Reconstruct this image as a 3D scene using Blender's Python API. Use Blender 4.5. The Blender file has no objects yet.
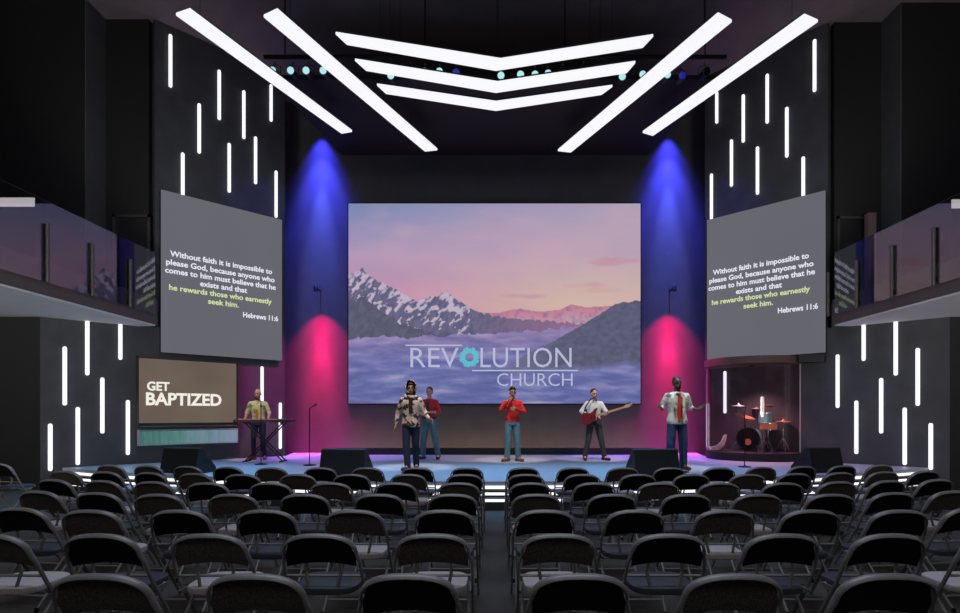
import bpy, bmesh, math, random
from mathutils import Vector, Matrix, noise
random.seed(7)
PI = math.pi
S = bpy.context.scene
C = S.collection

# ------------------------------------------------------------ camera, exposure
F = 560.0; VX = 495.0; VY = 415.0; EYE = 1.5      # focal length and vanishing point in pixels, eye height
cam_d = bpy.data.cameras.new('camera'); cam = bpy.data.objects.new('camera', cam_d); C.objects.link(cam)
cam.location = (0, 0, EYE); cam.rotation_euler = (PI/2, 0, 0)
cam_d.sensor_width = 36; cam_d.lens = F/960*36
cam_d.shift_x = -(VX-480)/960; cam_d.shift_y = (VY-306.5)/960
cam_d.clip_start = .05; cam_d.clip_end = 100
S.camera = cam
S.view_settings.view_transform = 'Standard'; S.view_settings.look = 'None'
S.view_settings.exposure = 0; S.view_settings.gamma = 1
w = bpy.data.worlds.new('world'); S.world = w; w.use_nodes = True
w.node_tree.nodes['Background'].inputs[0].default_value = (.02, .02, .025, 1)
w.node_tree.nodes['Background'].inputs[1].default_value = 1.0

def lin(c):
    return tuple(((v/255)/12.92 if v/255 <= .04045 else ((v/255+.055)/1.055)**2.4) for v in c)

def area(name, loc, target, size, energy, col, spread=PI):
    d = bpy.data.lights.new(name, 'AREA'); d.shape = 'RECTANGLE'; d.size, d.size_y = size
    d.energy = energy; d.color = col; d.spread = spread
    o = bpy.data.objects.new(name, d); C.objects.link(o); o.location = loc
    o.rotation_euler = (Vector(target)-Vector(loc)).to_track_quat('-Z', 'Y').to_euler()
    return o
def spot(name, loc, target, energy, col, angle, blend=.6, radius=.06):
    d = bpy.data.lights.new(name, 'SPOT'); d.energy = energy; d.color = col
    d.spot_size = math.radians(angle); d.spot_blend = blend; d.shadow_soft_size = radius
    o = bpy.data.objects.new(name, d); C.objects.link(o); o.location = loc
    o.rotation_euler = (Vector(target)-Vector(loc)).to_track_quat('-Z', 'Y').to_euler()
    return o
# added unseen fills: over the seats, from the rear, and up at the soffits
area('added_hall_fill', (0, 4.5, 10.2), (0, 3.5, 0), (9, 4), 430, (.66, .80, 1))
area('added_hall_fill', (0, -3.5, 7.5), (0, 8, 1.0), (8, 2), 110, (1, .93, .86))
for s_ in (-1, 1): area('added_soffit_fill', (s_*5.5, -3.0, 1.9), (s_*9.5, 7.5, 4.2), (3, 1), 130, (1, .98, .90), .95)
# stage wash from the lighting pipe: blue to the front, pale pink to the rear
for x, tx in ((-4.2, -6.4), (-2.6, -3.8), (-.9, -1.2), (.9, 1.2), (2.6, 3.6)):
    spot('stage_wash_light', (x, 11.95, 8.3), (tx, 10.3, .42), 1400, (.15, .55, 1), 42, .9)
spot('stage_wash_light', (4.2, 11.95, 8.3), (6.6, 11.4, .42), 900, (.62, .30, 1), 40, .9)
for x, e in ((-3.2, 900), (0, 900), (3.2, 900)):
    spot('stage_rear_light', (x, 13.2, 8.75), (x*1.15, 14.4, .42), e, (1, .72, .80), 26, .5)
for s_ in (-1, 1):  # added spots that imitate coloured spill on the angled walls
    spot('added_side_spill', (s_*1.5, 11.95, 8.3), (s_*5.8, 14.4, 2.4), 5000, (.80, .03, .42), 17, .9)
    spot('added_side_spill', (s_*.6, 11.95, 8.3), (s_*5.9, 14.4, 6.6), 500, (.12, .12, 1), 24, .9)
for x, y in ((-5.65, 13.4), (-1.65, 11.2), (0.4, 13.0), (2.4, 13.3), (3.6, 11.1)):
    spot('key_light', (x*.9, 8.2, 10.0), (x, y, 1.5), 2600, (1, .93, .85), 11, .6, .03)
# blue over magenta wall washers both sides of the big screen
for s in (-1, 1):
    X = 4.95*s
    spot('blue_wall_light', (X, 15.70, 9.85), (X, 15.90, 5), 1500, (.05, .05, 1), 62, 1, .04)
    spot('blue_wall_light', (X, 15.50, 9.85), (X, 15.95, 4), 4500, (.06, .07, 1), 48, 1, .04)
    spot('blue_wall_light', (X, 15.62, 9.80), (X, 15.98, 3.4), 6500, (.13, .18, 1), 20, 1, .03)
    spot('magenta_wall_light', (X, 15.45, 4.85), (X, 15.95, 2.2), 850, (1, .0, .14), 80, 1, .04)
    spot('magenta_wall_light', (X, 15.50, 4.85), (X, 15.95, 1.6), 1600, (1, .01, .16), 44, 1, .04)
    spot('magenta_wall_light', (X, 15.62, 4.85), (X, 15.98, .3), 4000, (1, .01, .15), 27, 1, .03)

# ------------------------------------------------------------ helpers
def P(px, py, D):            # world point seen at a pixel of the photograph at distance D
    return Vector(((px-VX)/F*D, D, EYE+(VY-py)/F*D))
def PZ(px, py, z):           # same, on a horizontal plane
    D = (z-EYE)*F/(VY-py); return Vector(((px-VX)/F*D, D, z))
WS = 20.35                   # the angled side walls: |X| + Y = WS
def wallD(px, off=0.0):      # distance at which the sight line through px meets the wall (or a face standing out by off)
    t = abs(px-VX)/F; k = .70711*off
    return (WS-k+t*k)/(1+t)
def wall_uz(px, py):         # distance along wall and height
    D = wallD(px); return D, EYE+(VY-py)/F*D
def wall_pt(side, D, z, off=0.0):   # point on the angled wall, off = how far it stands out
    k = .70711*off
    return Vector((side*(WS-D-k), D-k, z))

MATS = {}
def mat(name, rgb, rough=.6, metal=0, emit=0, var=0.0, scale=20, bump=0.0, alpha=None, coat=0, spec=None):
    if name in MATS: return MATS[name]
    m = bpy.data.materials.new(name); m.use_nodes = True; nt = m.node_tree; b = nt.nodes['Principled BSDF']
    c = lin(rgb)
    b.inputs['Base Color'].default_value = (*c, 1); b.inputs['Roughness'].default_value = rough
    b.inputs['Metallic'].default_value = metal; b.inputs['Coat Weight'].default_value = coat
    if spec is not None: b.inputs['Specular IOR Level'].default_value = spec
    if emit:
        b.inputs['Base Color'].default_value = (.02, .02, .02, 1)
        b.inputs['Emission Color'].default_value = (*c, 1); b.inputs['Emission Strength'].default_value = emit
    tc = nt.nodes.new('ShaderNodeTexCoord')
    n = nt.nodes.new('ShaderNodeTexNoise'); n.inputs['Scale'].default_value = scale; n.inputs['Detail'].default_value = 4
    nt.links.new(tc.outputs['Object'], n.inputs['Vector'])
    if var:
        r = nt.nodes.new('ShaderNodeValToRGB')
        r.color_ramp.elements[0].position = .35; r.color_ramp.elements[1].position = .65
        r.color_ramp.elements[0].color = (*[v*(1-var) for v in c], 1)
        r.color_ramp.elements[1].color = (*[min(1, v*(1+var)) for v in c], 1)
        nt.links.new(n.outputs['Fac'], r.inputs['Fac']); nt.links.new(r.outputs['Color'], b.inputs['Base Color'])
    if bump:
        bp = nt.nodes.new('ShaderNodeBump'); bp.inputs['Strength'].default_value = bump; bp.inputs['Distance'].default_value = .01
        nt.links.new(n.outputs['Fac'], bp.inputs['Height']); nt.links.new(bp.outputs['Normal'], b.inputs['Normal'])
    MATS[name] = m; return m
def two_tone(name, a, b_, scale, lo=.45, hi=.55, rough=.8):
    m = mat(name, a, rough, var=.5, scale=scale)
    r = [n for n in m.node_tree.nodes if n.type == 'VALTORGB'][0]
    r.color_ramp.elements[0].position = lo; r.color_ramp.elements[1].position = hi
    r.color_ramp.elements[0].color = (*lin(a), 1); r.color_ramp.elements[1].color = (*lin(b_), 1)
    return m
def glass(name, tint, refl=.5):
    m = bpy.data.materials.new(name); m.use_nodes = True; nt = m.node_tree; nt.nodes.clear()
    o = nt.nodes.new('ShaderNodeOutputMaterial'); mx = nt.nodes.new('ShaderNodeMixShader')
    t = nt.nodes.new('ShaderNodeBsdfTransparent'); t.inputs[0].default_value = (*tint, 1)
    g = nt.nodes.new('ShaderNodeBsdfGlossy'); g.inputs['Roughness'].default_value = .02
    f = nt.nodes.new('ShaderNodeFresnel'); f.inputs[0].default_value = 1.45
    mm = nt.nodes.new('ShaderNodeMath'); mm.operation = 'MULTIPLY'; mm.inputs[1].default_value = refl
    nt.links.new(f.outputs[0], mm.inputs[0]); nt.links.new(mm.outputs[0], mx.inputs[0])
    nt.links.new(t.outputs[0], mx.inputs[1]); nt.links.new(g.outputs[0], mx.inputs[2]); nt.links.new(mx.outputs[0], o.inputs[0])
    return m

def obj(name, bm, m, parent=None, smooth=False, bevel=0):
    me = bpy.data.meshes.new(name)
    bmesh.ops.recalc_face_normals(bm, faces=bm.faces)
    if smooth:
        for f in bm.faces: f.smooth = True
    bm.to_mesh(me); bm.free(); me.materials.append(m)
    o = bpy.data.objects.new(name, me); C.objects.link(o)
    if parent: o.parent = parent
    if bevel:
        b = o.modifiers.new('bevel', 'BEVEL'); b.width = bevel; b.segments = 2; b.limit_method = 'ANGLE'
    if smooth and not bevel:
        try: me.set_sharp_from_angle(angle=math.radians(40))
        except Exception: pass
    return o
def tag(o, label=None, cat=None, group=None, kind=None):
    if label: o['label'] = label
    if cat: o['category'] = cat
    if group: o['group'] = group
    if kind: o['kind'] = kind
    return o
def thing(name, label, cat, loc=(0, 0, 0), rz=0, group=None):
    o = bpy.data.objects.new(name, None); C.objects.link(o); o.location = loc; o.rotation_euler = (0, 0, rz)
    o.empty_display_size = .1
    return tag(o, label, cat, group)
def dup(root, loc, rz, label, group=None):
    r = root.copy(); C.objects.link(r); r.location = loc; r.rotation_euler = (0, 0, rz); r['label'] = label
    if group: r['group'] = group
    for ch in list(root.children):
        c = ch.copy(); C.objects.link(c); c.parent = r
        for g in list(ch.children):
            d = g.copy(); C.objects.link(d); d.parent = c
    return r
def struct(name, bm, m, **k):
    o = obj(name, bm, m, **k); o['kind'] = 'structure'; return o
def B(): return bmesh.new()
def box(bm, x0, x1, y0, y1, z0, z1, M=None):
    vs = [bm.verts.new((x, y, z)) for x in (x0, x1) for y in (y0, y1) for z in (z0, z1)]
    if M: 
        for v in vs: v.co = M @ v.co
    for f in ((0,1,3,2),(4,6,7,5),(0,4,5,1),(2,3,7,6),(0,2,6,4),(1,5,7,3)): bm.faces.new([vs[i] for i in f])
    return bm
def prism(bm, pts, off):       # polygon of 3d points extruded by a vector
    off = Vector(off); a = [bm.verts.new(p) for p in pts]; b = [bm.verts.new(Vector(p)+off) for p in pts]
    bm.faces.new(a); bm.faces.new(b[::-1]); n = len(a)
    for i in range(n): bm.faces.new((a[i], b[i], b[(i+1) % n], a[(i+1) % n]))
    return bm
def frames(pts):
    out = []; n = len(pts); up = None
    for i in range(n):
        t = (pts[min(i+1, n-1)]-pts[max(i-1, 0)]).normalized()
        if up is None: up = Vector((0, 0, 1)) if abs(t.z) < .9 else Vector((0, 1, 0))
        sd = t.cross(up).normalized(); up = sd.cross(t).normalized(); out.append((sd, up))
    return out
def tube(bm, pts, r, n=8, r2=None, cap=True):   # r may be a list; r2: second half-axis
    pts = [Vector(p) for p in pts]; fr = frames(pts); rings = []
    for i, p in enumerate(pts):
        ra = r[i] if isinstance(r, (list, tuple)) else r
        rb = ra if r2 is None else r2
        sd, up = fr[i]
        rings.append([bm.verts.new(p+sd*(ra*math.cos(2*PI*k/n))+up*(rb*math.sin(2*PI*k/n))) for k in range(n)])
    for a, b in zip(rings, rings[1:]):
        for k in range(n): bm.faces.new((a[k], a[(k+1) % n], b[(k+1) % n], b[k]))
    if cap: bm.faces.new(rings[0][::-1]); bm.faces.new(rings[-1])
    return bm
def capsule(bm, a, b, ra, rb, n=12):
    a, b = Vector(a), Vector(b); d = (b-a); L = d.length or 1e-4; d = d/L if d.length > 1e-5 else Vector((0, 0, 1))
    pts = []; rs = []
    for k in range(1, 5):
        t = PI/2*(1-k/4); pts.append(a-d*ra*math.sin(t)); rs.append(max(ra*math.cos(t), ra*.15))
    for k in range(0, 4):
        t = PI/2*k/4; pts.append(b+d*rb*math.sin(t)); rs.append(max(rb*math.cos(t), rb*.15))
    return tube(bm, pts, rs, n)
def ellipsoid(bm, c, rx, ry, rz, M=None, seg=16):
    r = bmesh.ops.create_uvsphere(bm, u_segments=seg, v_segments=max(8, seg*2//3), radius=1)
    for v in r['verts']:
        v.co = Vector((v.co.x*rx, v.co.y*ry, v.co.z*rz))
        if M: v.co = M @ v.co
        v.co += Vector(c)
    return bm
def lathe(bm, prof, c=(0, 0, 0), M=None, n=24):   # profile of (radius, z) round z
    rings = []
    for r, z in prof:
        ring = []
        for k in range(n):
            p = Vector((r*math.cos(2*PI*k/n), r*math.sin(2*PI*k/n), z))
            if M: p = M @ p
            ring.append(bm.verts.new(p+Vector(c)))
        rings.append(ring)
    for a, b in zip(rings, rings[1:]):
        for k in range(n): bm.faces.new((a[k], a[(k+1) % n], b[(k+1) % n], b[k]))
    bm.faces.new(rings[0][::-1]); bm.faces.new(rings[-1]); return bm
def loft(bm, rings, n=20):     # rings of (cx, cy, z, rx, ry)
    rr = []
    for cx, cy, z, rx, ry in rings:
        rr.append([bm.verts.new((cx+rx*math.cos(2*PI*k/n), cy+ry*math.sin(2*PI*k/n), z)) for k in range(n)])
    for a, b in zip(rr, rr[1:]):
        for k in range(n): bm.faces.new((a[k], a[(k+1) % n], b[(k+1) % n], b[k]))
    bm.faces.new(rr[0][::-1]); bm.faces.new(rr[-1]); return bm
DZ = {'one': 'first'}
ORD = ['first', 'second', 'third', 'fourth', 'fifth', 'sixth', 'seventh', 'eighth', 'ninth', 'tenth', 'eleventh']

def text_mesh(name, s, m, parent, origin, ux, uz, x0, x1, z0, z1, bold=0.0, depth=.004, spacing=1.0):
    """lettering fitted between x0..x1 along ux and z0..z1 (cap height) along uz from origin"""
    cu = bpy.data.curves.new(name, 'FONT'); cu.body = s; cu.extrude = 0.02; cu.offset = bold; cu.space_character = spacing
    cu.resolution_u = 3
    t = bpy.data.objects.new(name, cu); C.objects.link(t)
    dg = bpy.context.evaluated_depsgraph_get()
    me = bpy.data.meshes.new_from_object(t.evaluated_get(dg))
    bpy.data.objects.remove(t); bpy.data.curves.remove(cu)
    xs = [v.co.x for v in me.vertices]; a, b = min(xs), max(xs)
    cap = .70      # cap height of the built-in font at size 1
    n = Vector(ux).cross(Vector(uz)).normalized()
    for v in me.vertices:
        u = x0+(v.co.x-a)/(b-a)*(x1-x0); h = z0+v.co.y/cap*(z1-z0); d = depth*(v.co.z/.02)
        v.co = Vector(origin)+Vector(ux)*u+Vector(uz)*h+n*d
    me.materials.clear(); me.materials.append(m)
    o = bpy.data.objects.new(name, me); C.objects.link(o)
    if parent: o.parent = parent
    return o

# ------------------------------------------------------------ materials
M_wall = mat('charcoal wall paint', (56, 57, 63), .75, var=.12, scale=3, bump=.1)
M_wallback = mat('dark grey stage wall', (78, 76, 78), .8, var=.08, scale=2)
M_black = mat('black painted panel', (20, 19, 22), .6, var=.1, scale=4)
M_ceil = mat('dark brown ceiling', (128, 114, 114), .85, var=.08, scale=2)
M_pier_lit = mat('painted light on pier side', (70, 70, 70), .8, var=.08, scale=3)  # lighter tone stands in for light on the pier's side
M_fascia = mat('umber balcony fascia', (82, 72, 68), .7, var=.08, scale=6)
M_soffit = mat('pale grey soffit', (226, 228, 224), .8, var=.03, scale=3)
M_floor = mat('dark grey carpet', (72, 68, 67), .95, var=.15, scale=60, bump=.3)
M_stage = mat('pale satin stage floor', (178, 184, 196), .38, var=.04, scale=8)
M_riser = mat('dark step riser', (46, 46, 52), .6, var=.1, scale=20)
M_led = mat('white light tube', (246, 246, 253), .5, emit=1.25)
M_ledbar = mat('white ceiling light bar', (242, 242, 248), .5, emit=1.05)
M_strip = mat('white step light strip', (245, 246, 252), .5, emit=1.4)
M_blackmet = mat('black metal', (26, 26, 29), .45, .6, var=.1)
M_steel = mat('brushed dark steel', (96, 92, 90), .4, .7, var=.1)
M_railglass = glass('railing glass', (.80, .80, .86), .35)
M_boothglass = glass('booth glass', (.92, .88, .90), .4)

# ------------------------------------------------------------ the setting
HZ = 10.45            # ceiling height
ST = .42              # stage height
struct('floor', box(B(), -14, 14, -7, 17, -.2, 0), M_floor)
struct('ceiling', box(B(), -14, 14, -7, 17, HZ, HZ+.2), M_ceil)
struct('wall_back', box(B(), -9.5, 9.5, 16, 16.3, 0, HZ), M_wallback)
struct('wall_rear', box(B(), -14, 14, -7.2, -7, 0, HZ), M_wall)
for s, nm in ((-1, 'left'), (1, 'right')):
    struct('wall_outer_'+nm, box(B(), *sorted((s*13.8, s*14.0)), -7, 17, 0, HZ), M_wall)
    De = 12.66 if s < 0 else 12.76
    # angled wall: full height towards the stage, only below the balcony further out
    bm = B()
    prism(bm, [wall_pt(s, 11.23, 0), wall_pt(s, 14.8, 0), wall_pt(s, 14.8, 0)+Vector((s*.2, .2, 0)), wall_pt(s, 11.23, 0)+Vector((s*.2, .2, 0))], (0, 0, 3.47))
    prism(bm, [wall_pt(s, De, 3.47), wall_pt(s, 14.8, 3.47), wall_pt(s, 14.8, 3.47)+Vector((s*.2, .2, 0)), wall_pt(s, De, 3.47)+Vector((s*.2, .2, 0))], (0, 0, HZ-3.47))
    struct('wall_'+nm, bm, M_wall)
    xe = WS-11.23
    struct('wall_under_balcony_'+nm, box(B(), *sorted((s*xe, s*13.8)), 11.23, 11.43, 0, 3.47), M_black)
    # balcony deck with its fascia and pale soffit
    struct('balcony_'+nm, box(B(), *sorted((s*7.5, s*13.8)), -7, 12.45, 3.50, 4.06), M_fascia)
    bm = B()
    prism(bm, [(s*7.52, -7, 3.47), (s*7.52, 12.40, 3.47), (s*7.9, 12.44, 3.47), (s*xe, 11.23, 3.47), (s*13.8, 11.23, 3.47), (s*13.8, -7, 3.47)], (0, 0, .03))
    struct('soffit_'+nm, bm, M_soffit)
    # wall beyond the balcony with its doorway, pier beside it, both up to the ceiling
    X1 = WS-De; X2 = 8.82
    bm = B()
    box(bm, *sorted((s*(X1+.14), s*(X2+.1))), De, De+.15, 4.06, HZ)
    struct('wall_balcony_'+nm, bm, M_black)
    bm = B(); fx0, fx1 = (7.78, 8.62)
    for a, b, c, d in ((fx0, fx0+.06, 4.06, 6.02), (fx1-.06, fx1, 4.06, 6.02), (fx0, fx1, 5.96, 6.02)):
        box(bm, *sorted((s*a, s*b)), De-.04, De, c, d)
    struct('door_'+('1' if s < 0 else '2'), bm, M_steel)
    Dp = De-.61
    struct('wall_pier_'+nm, box(box(B(), *sorted((s*X2, s*9.9)), Dp, De, 4.06, HZ), *sorted((s*9.9, s*13.8)), Dp, De, 6.19, HZ), M_black)
    struct('pier_lit_face_'+nm, box(B(), *sorted((s*(X2-.02), s*X2)), Dp, De, 4.06, HZ), M_pier_lit)  # thin skin, light on this face put into its colour
    tag(obj('ceiling_light', box(B(), *sorted((s*9.95, s*12.8)), Dp+.03, Dp+.45, 6.15, 6.19), mat('warm panel light', (245, 232, 222), .5, emit=1.0)),
        'warm white flat light panel recessed above the %s balcony' % nm, 'light', 'balcony light panels')
    bm = B()
    if s > 0: struct('trim_balcony_post', box(B(), 8.30, 8.48, 12.45, 12.58, 4.06, 6.0), mat('brown post paint', (120, 96, 92), .7))
# lower slab ceiling hung over the stage
struct('ceiling_stage', prism(B(), [(-5.0, 12.4, 8.93), (5.0, 12.4, 8.93), (4.35, 16, 8.93), (-4.35, 16, 8.93)], (0, 0, .10)), mat('black stage ceiling', (20, 20, 23), .8))

# stage with a gently curved front, and two steps
def front(x, d0): return d0+x*x/33.0
def deck(d0, z0, z1, xmax=9.6):
    n = 40; pts = []
    xm = xmax
    # front curve stops at the angled walls
    while front(xm, d0) > WS-xm-.02: xm -= .02
    for k in range(n+1):
        x = -xm+2*xm*k/n; pts.append((x, front(x, d0), z0))
    pts += [(5.53, 14.79, z0), (5.75, 15.98, z0), (-5.75, 15.98, z0), (-5.53, 14.79, z0)]
    return prism(B(), pts, (0, 0, z1-z0)), xm
bm, xm1 = deck(8.79, 0, .19); struct('step_lower', bm, M_riser)
bm, xm2 = deck(8.94, .19, .30); struct('step_upper', bm, M_riser)
bm, xm3 = deck(9.09, .30, ST); struct('stage_floor', bm, M_stage)
for i, (d0, z0, z1, xm) in enumerate(((8.79, .138, .178, xm1), (8.94, .220, .262, xm2), (9.09, .305, .350, xm3))):
    bm = B(); n = 60; o1 = []; xa = xm-.12
    for k in range(n):
        xs = [-xa+2*xa*q/n for q in (k, k+1)]
        a = [Vector((x, front(x, d0)-.012, z0)) for x in xs] + [Vector((x, front(x, d0)+.002, z0)) for x in reversed(xs)]
        prism(bm, a, (0, 0, z1-z0))
    bmesh.ops.remove_doubles(bm, verts=bm.verts, dist=.0005)
    tag(obj('step_light_strip', bm, M_strip), 'white light strip along the %s stage step riser' % ('lowest', 'middle', 'top')[i], 'light strip', 'light strips on the stage steps')
# low black plinth under the screen with an uplight strip behind it
struct('trim_1', box(B(), -4.3, 4.3, 15.2, 15.36, ST, .60), M_black)
tag(obj('uplight_strip', box(B(), -4.2, 4.2, 15.40, 15.46, ST, .592), mat('warm uplight strip', (255, 214, 178), .5, emit=4.5)), 'warm uplight strip behind the low black plinth below the big screen', 'light strip')

# ------------------------------------------------------------ tube lights on the angled walls
def tube_light(px, y0, y1, label, group):
    s = -1 if px < VX else 1
    D, zt = wall_uz(px, y0); _, zb = wall_uz(px, y1)
    r = .038; bm = B(); a = wall_pt(s, D, zb+r, .035); b = wall_pt(s, D, zt-r, .035)
    capsule(bm, a, b, r, r, 12)
    o = obj('wall_tube_light', bm, M_led, smooth=True); o.data.transform(Matrix.Translation(-a)); o.location = a
    return tag(o, label, 'light', group)
UL = [(170,35,88),(182.3,153,200),(198.7,104,154),(218.7,70.5,120.5),(228.7,143.5,193),(243.3,91,139.5),(255,137,184.5),(270.5,85,122),(275.5,171,218)]
UR = [(712,174,220),(717.3,92,124),(732,140,187),(743.8,95,143),(758,147,195),(767.7,74.5,124),(787.3,107.5,158),(803.7,157,200),(815,40,92.5)]
LL = [(50,423.5,471),(64.5,346.5,405.5),(77.5,407,465),(87,318.5,375.5),(102,377.5,433.5),(120,322,360),(127.5,400,455)]
LR = [(838,354.5,408),(856.7,400.5,454),(864,324,361),(881.5,378,433.5),(896,320,375.7),(905,407.5,465),(918,348,406),(931,423,470)]
for lst, where, g in ((UL, 'high on the left wall', 'tube lights high on the left wall'), (UR, 'high on the right wall', 'tube lights high on the right wall'),
                      (LL, 'under the left balcony', 'tube lights under the left balcony'), (LR, 'under the right balcony', 'tube lights under the right balcony')):
    for i, (x, a, b) in enumerate(lst): tube_light(x, a, b, 'slim white upright tube light %s, %s from the left' % (where, ORD[i]), g)
tube_light(261.5, 366.4, 410, 'slim white tube light directly behind the keyboard player\'s head', 'tube lights beside the stage')
tube_light(279.7, 402.5, 449, 'slim white tube light behind the right end of the keyboard', 'tube lights beside the stage')
tube_light(725.5, 371, 413.5, 'slim white tube light inside the drum booth, left of the drums', 'tube lights beside the stage')
tube_light(708.5, 403, 448, 'slim white tube light at the left edge of the drum booth', 'tube lights beside the stage')

# ------------------------------------------------------------ hung light bars
ZB = 8.4
def light_bar(pts, label, cat_group, hang):
    Q = [PZ(x, y, ZB) for x, y in pts]; c = sum(Q, Vector())/len(Q)
    t = thing('ceiling_light_bar', label, 'light', c, 0, cat_group)
    obj('diffuser', prism(B(), [q-c for q in Q], (0, 0, .05)), M_ledbar, t)
    obj('housing', prism(B(), [(q-c)*.985+Vector((0, 0, .05)) for q in Q], (0, 0, .03)), M_blackmet, t)
    for hx, hy in hang:
        h = PZ(hx, hy, ZB); top = 8.93 if (abs(h.x) < 4.9 and h.y > 12.45) else HZ
        obj('cable', tube(B(), [h-c+Vector((0, 0, .08)), Vector((h.x-c.x, h.y-c.y, top-c.z))], .004, 6), M_blackmet, t)
light_bar([(176,15.6),(190,10.8),(352,132),(341.6,133.8)], 'outer left long diagonal white light bar', 'long diagonal light bars', [(200,26),(330,121)])
light_bar([(263.7,17.4),(277.4,11),(437.4,150.3),(425,151.7)], 'inner left long diagonal white light bar', 'long diagonal light bars', [(290,30),(410,135)])
light_bar([(804.4,16.3),(817.8,22.2),(652.8,136),(642.7,133)], 'outer right long diagonal white light bar', 'long diagonal light bars', [(792,31),(665,122)])
light_bar([(718,15),(731.7,22.2),(570.7,152.6),(557.9,151.2)], 'inner right long diagonal white light bar', 'long diagonal light bars', [(704,33),(585,135)])
light_bar([(335.6,34.4),(500.6,60.5),(653.2,36.7),(642.7,48),(496,71),(347,45)], 'widest white chevron light bar, nearest the seats', 'chevron light bars', [(380,46),(498,66),(612,47)])
light_bar([(355,61),(497.4,83.4),(635.3,63.2),(626.6,73.3),(496,93),(366.3,71)], 'middle white chevron light bar', 'chevron light bars', [(390,71),(497,88),(600,73)])
light_bar([(377,85.7),(496,103),(612.4,87),(601.4,95),(496,111),(386,94)], 'smallest white chevron light bar, nearest the stage', 'chevron light bars', [(400,93),(496,107),(590,93)])

# ------------------------------------------------------------ lighting pipe and spotlights
DPIPE = 12.0
pz = EYE+(VY-57)/F*DPIPE
t = thing('lighting_pipe', 'black horizontal lighting pipe across the front of the stage ceiling', 'pipe', (0, DPIPE, pz))
obj('pipe', tube(B(), [(-4.95, 0, 0), (4.95, 0, 0)], .045, 12), M_blackmet, t, smooth=True)
for x in (-4.5, -1.5, 1.5, 4.5): obj('hanger', tube(B(), [(x, 0, .03), (x, 0, HZ-pz)], .015, 8), M_blackmet, t)
M_lensA = mat('cyan white lens', (176, 232, 236), .2, emit=1.0)
M_lensB = mat('blue lens', (30, 30, 150), .2, emit=.9)
M_lensC = mat('unlit dark lens', (16, 18, 24), .1)
M_lamp = mat('black lamp housing', (22, 22, 26), .5, .3, var=.1)
lamps = [(273,71,0),(291,71,0),(306.5,71,0),(323.5,71,0),(391,76,0),(410,71,0),(424.5,72,0),(439.5,72,0),(456,73,1),(501,76,0),(520.5,75,0),(535,75,0),(548,74,0),(563,72,2),(584,70,2),(622,77,0),(642.5,75,0),(667,75,0),(682,76,1),(706,72,2)]
def spotlight(lens):
    t = thing('stage_spotlight', '', 'spotlight')
    # lens centre at the origin, facing the seats, tipped down a little
    R = Matrix.Rotation(math.radians(12), 3, 'X')
    Q = Matrix.Rotation(math.radians(90), 3, 'X')
    bd = B(); lathe(bd, [(.085, -.01), (.098, 0), (.098, .04), (.085, .05), (.082, -.26), (.05, -.32)][::1] if False else [(.05, -.32), (.072, -.27), (.075, -.02), (.086, -.01), (.086, .03), (.076, .03)], M=R.to_4x4().to_3x3() @ Q, n=20)
    obj('housing', bd, M_lamp, t, smooth=True)
    obj('lens', lathe(B(), [(.073, .028), (.073, .034), (.045, .040), (.01, .042)], M=R @ Q, n=20), lens, t, smooth=True)
    obj('yoke', tube(B(), [(-.115, .12, .02), (-.118, .12, .16), (-.05, .12, .2), (.05, .12, .2), (.118, .12, .16), (.115, .12, .02)], .008, 6), M_blackmet, t)
    cl = B(); box(cl, -.02, .02, .09, .13, .2, .235); tube(cl, [(0, .11, .22), (0, .11, .27)], .012, 6)
    obj('clamp', cl, M_steel, t)
    return t
protos = {}
cnt = {0: 0, 1: 0, 2: 0}
LB = {0: 'lit cyan-white stage spotlight on the pipe, %s lit one from the left', 1: 'dim blue stage spotlight on the pipe, %s blue one from the left', 2: 'unlit black stage spotlight on the pipe, %s unlit one from the left'}
ORDX = ORD+['twelfth', 'thirteenth', 'fourteenth', 'fifteenth']
for x, y, k in lamps:
    p = P(x, y, DPIPE-.11); dz = (pz-.03)-(p.z+.27)
    lab = LB[k] % ORDX[cnt[k]]; cnt[k] += 1
    if k not in protos:
        o = protos[k] = spotlight((M_lensA, M_lensB, M_lensC)[k]); o.location = p; o['label'] = lab; o['group'] = 'spotlights on the lighting pipe'
    else: dup(protos[k], p, 0, lab, 'spotlights on the lighting pipe')
# wall washer cans
for s, nm in ((-1, 'left'), (1, 'right')):
    for z, c, cn in ((9.95, (60, 60, 255), 'blue'), (4.98, (255, 40, 120), 'magenta')):
        t = thing('wall_washer', 'small black %s wall washer %s of the big screen' % (cn, nm), 'light', (4.98*s, 15.55, z), 0, 'coloured wall washers')
        obj('housing', lathe(B(), [(.04, .12), (.055, .10), (.055, -.04), (.045, -.04)]), M_lamp, t, smooth=True)
        obj('bracket', box(B(), -.015, .015, 0, .45, .04, .07), M_blackmet, t)

# ------------------------------------------------------------ the big screen
DS = 15.93
def mix(a, b, t):
    t = max(0, min(1, t)); return tuple(a[i]+(b[i]-a[i])*t for i in range(3))
def fbm(x, y, s=0, o=5):
    v = 0; a = .5
    for k in range(o):
        v += a*noise.noise(Vector((x, y, s+k*7.3))); x *= 2; y *= 2; a *= .5
    return v
def pw(pts, x):
    if x <= pts[0][0]: return pts[0][1]
    for (a, b), (c, d) in zip(pts, pts[1:]):
        if x <= c: return b+(d-b)*(x-a)/(c-a)
    return pts[-1][1]
RIDGE = [(348,276),(356,271),(362.5,268.5),(366,273),(378,281),(392,287),(400,291),(411,299),(418,301),(424,298),(430,297),(440,295),(447,292),(453,296),(462,303),(472,309),(482,313),(495,316),(510,318),(530,320),(560,322),(600,326)]
FAR = [(470,314),(500,313),(520,308.5),(540,311),(560,310),(572,304),(585,308),(600,306),(612,306),(622,306),(641,309)]
RH = [(500,372),(530,352),(556,340),(580,326),(600,314),(614,305),(622,302),(641,301)]
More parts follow.
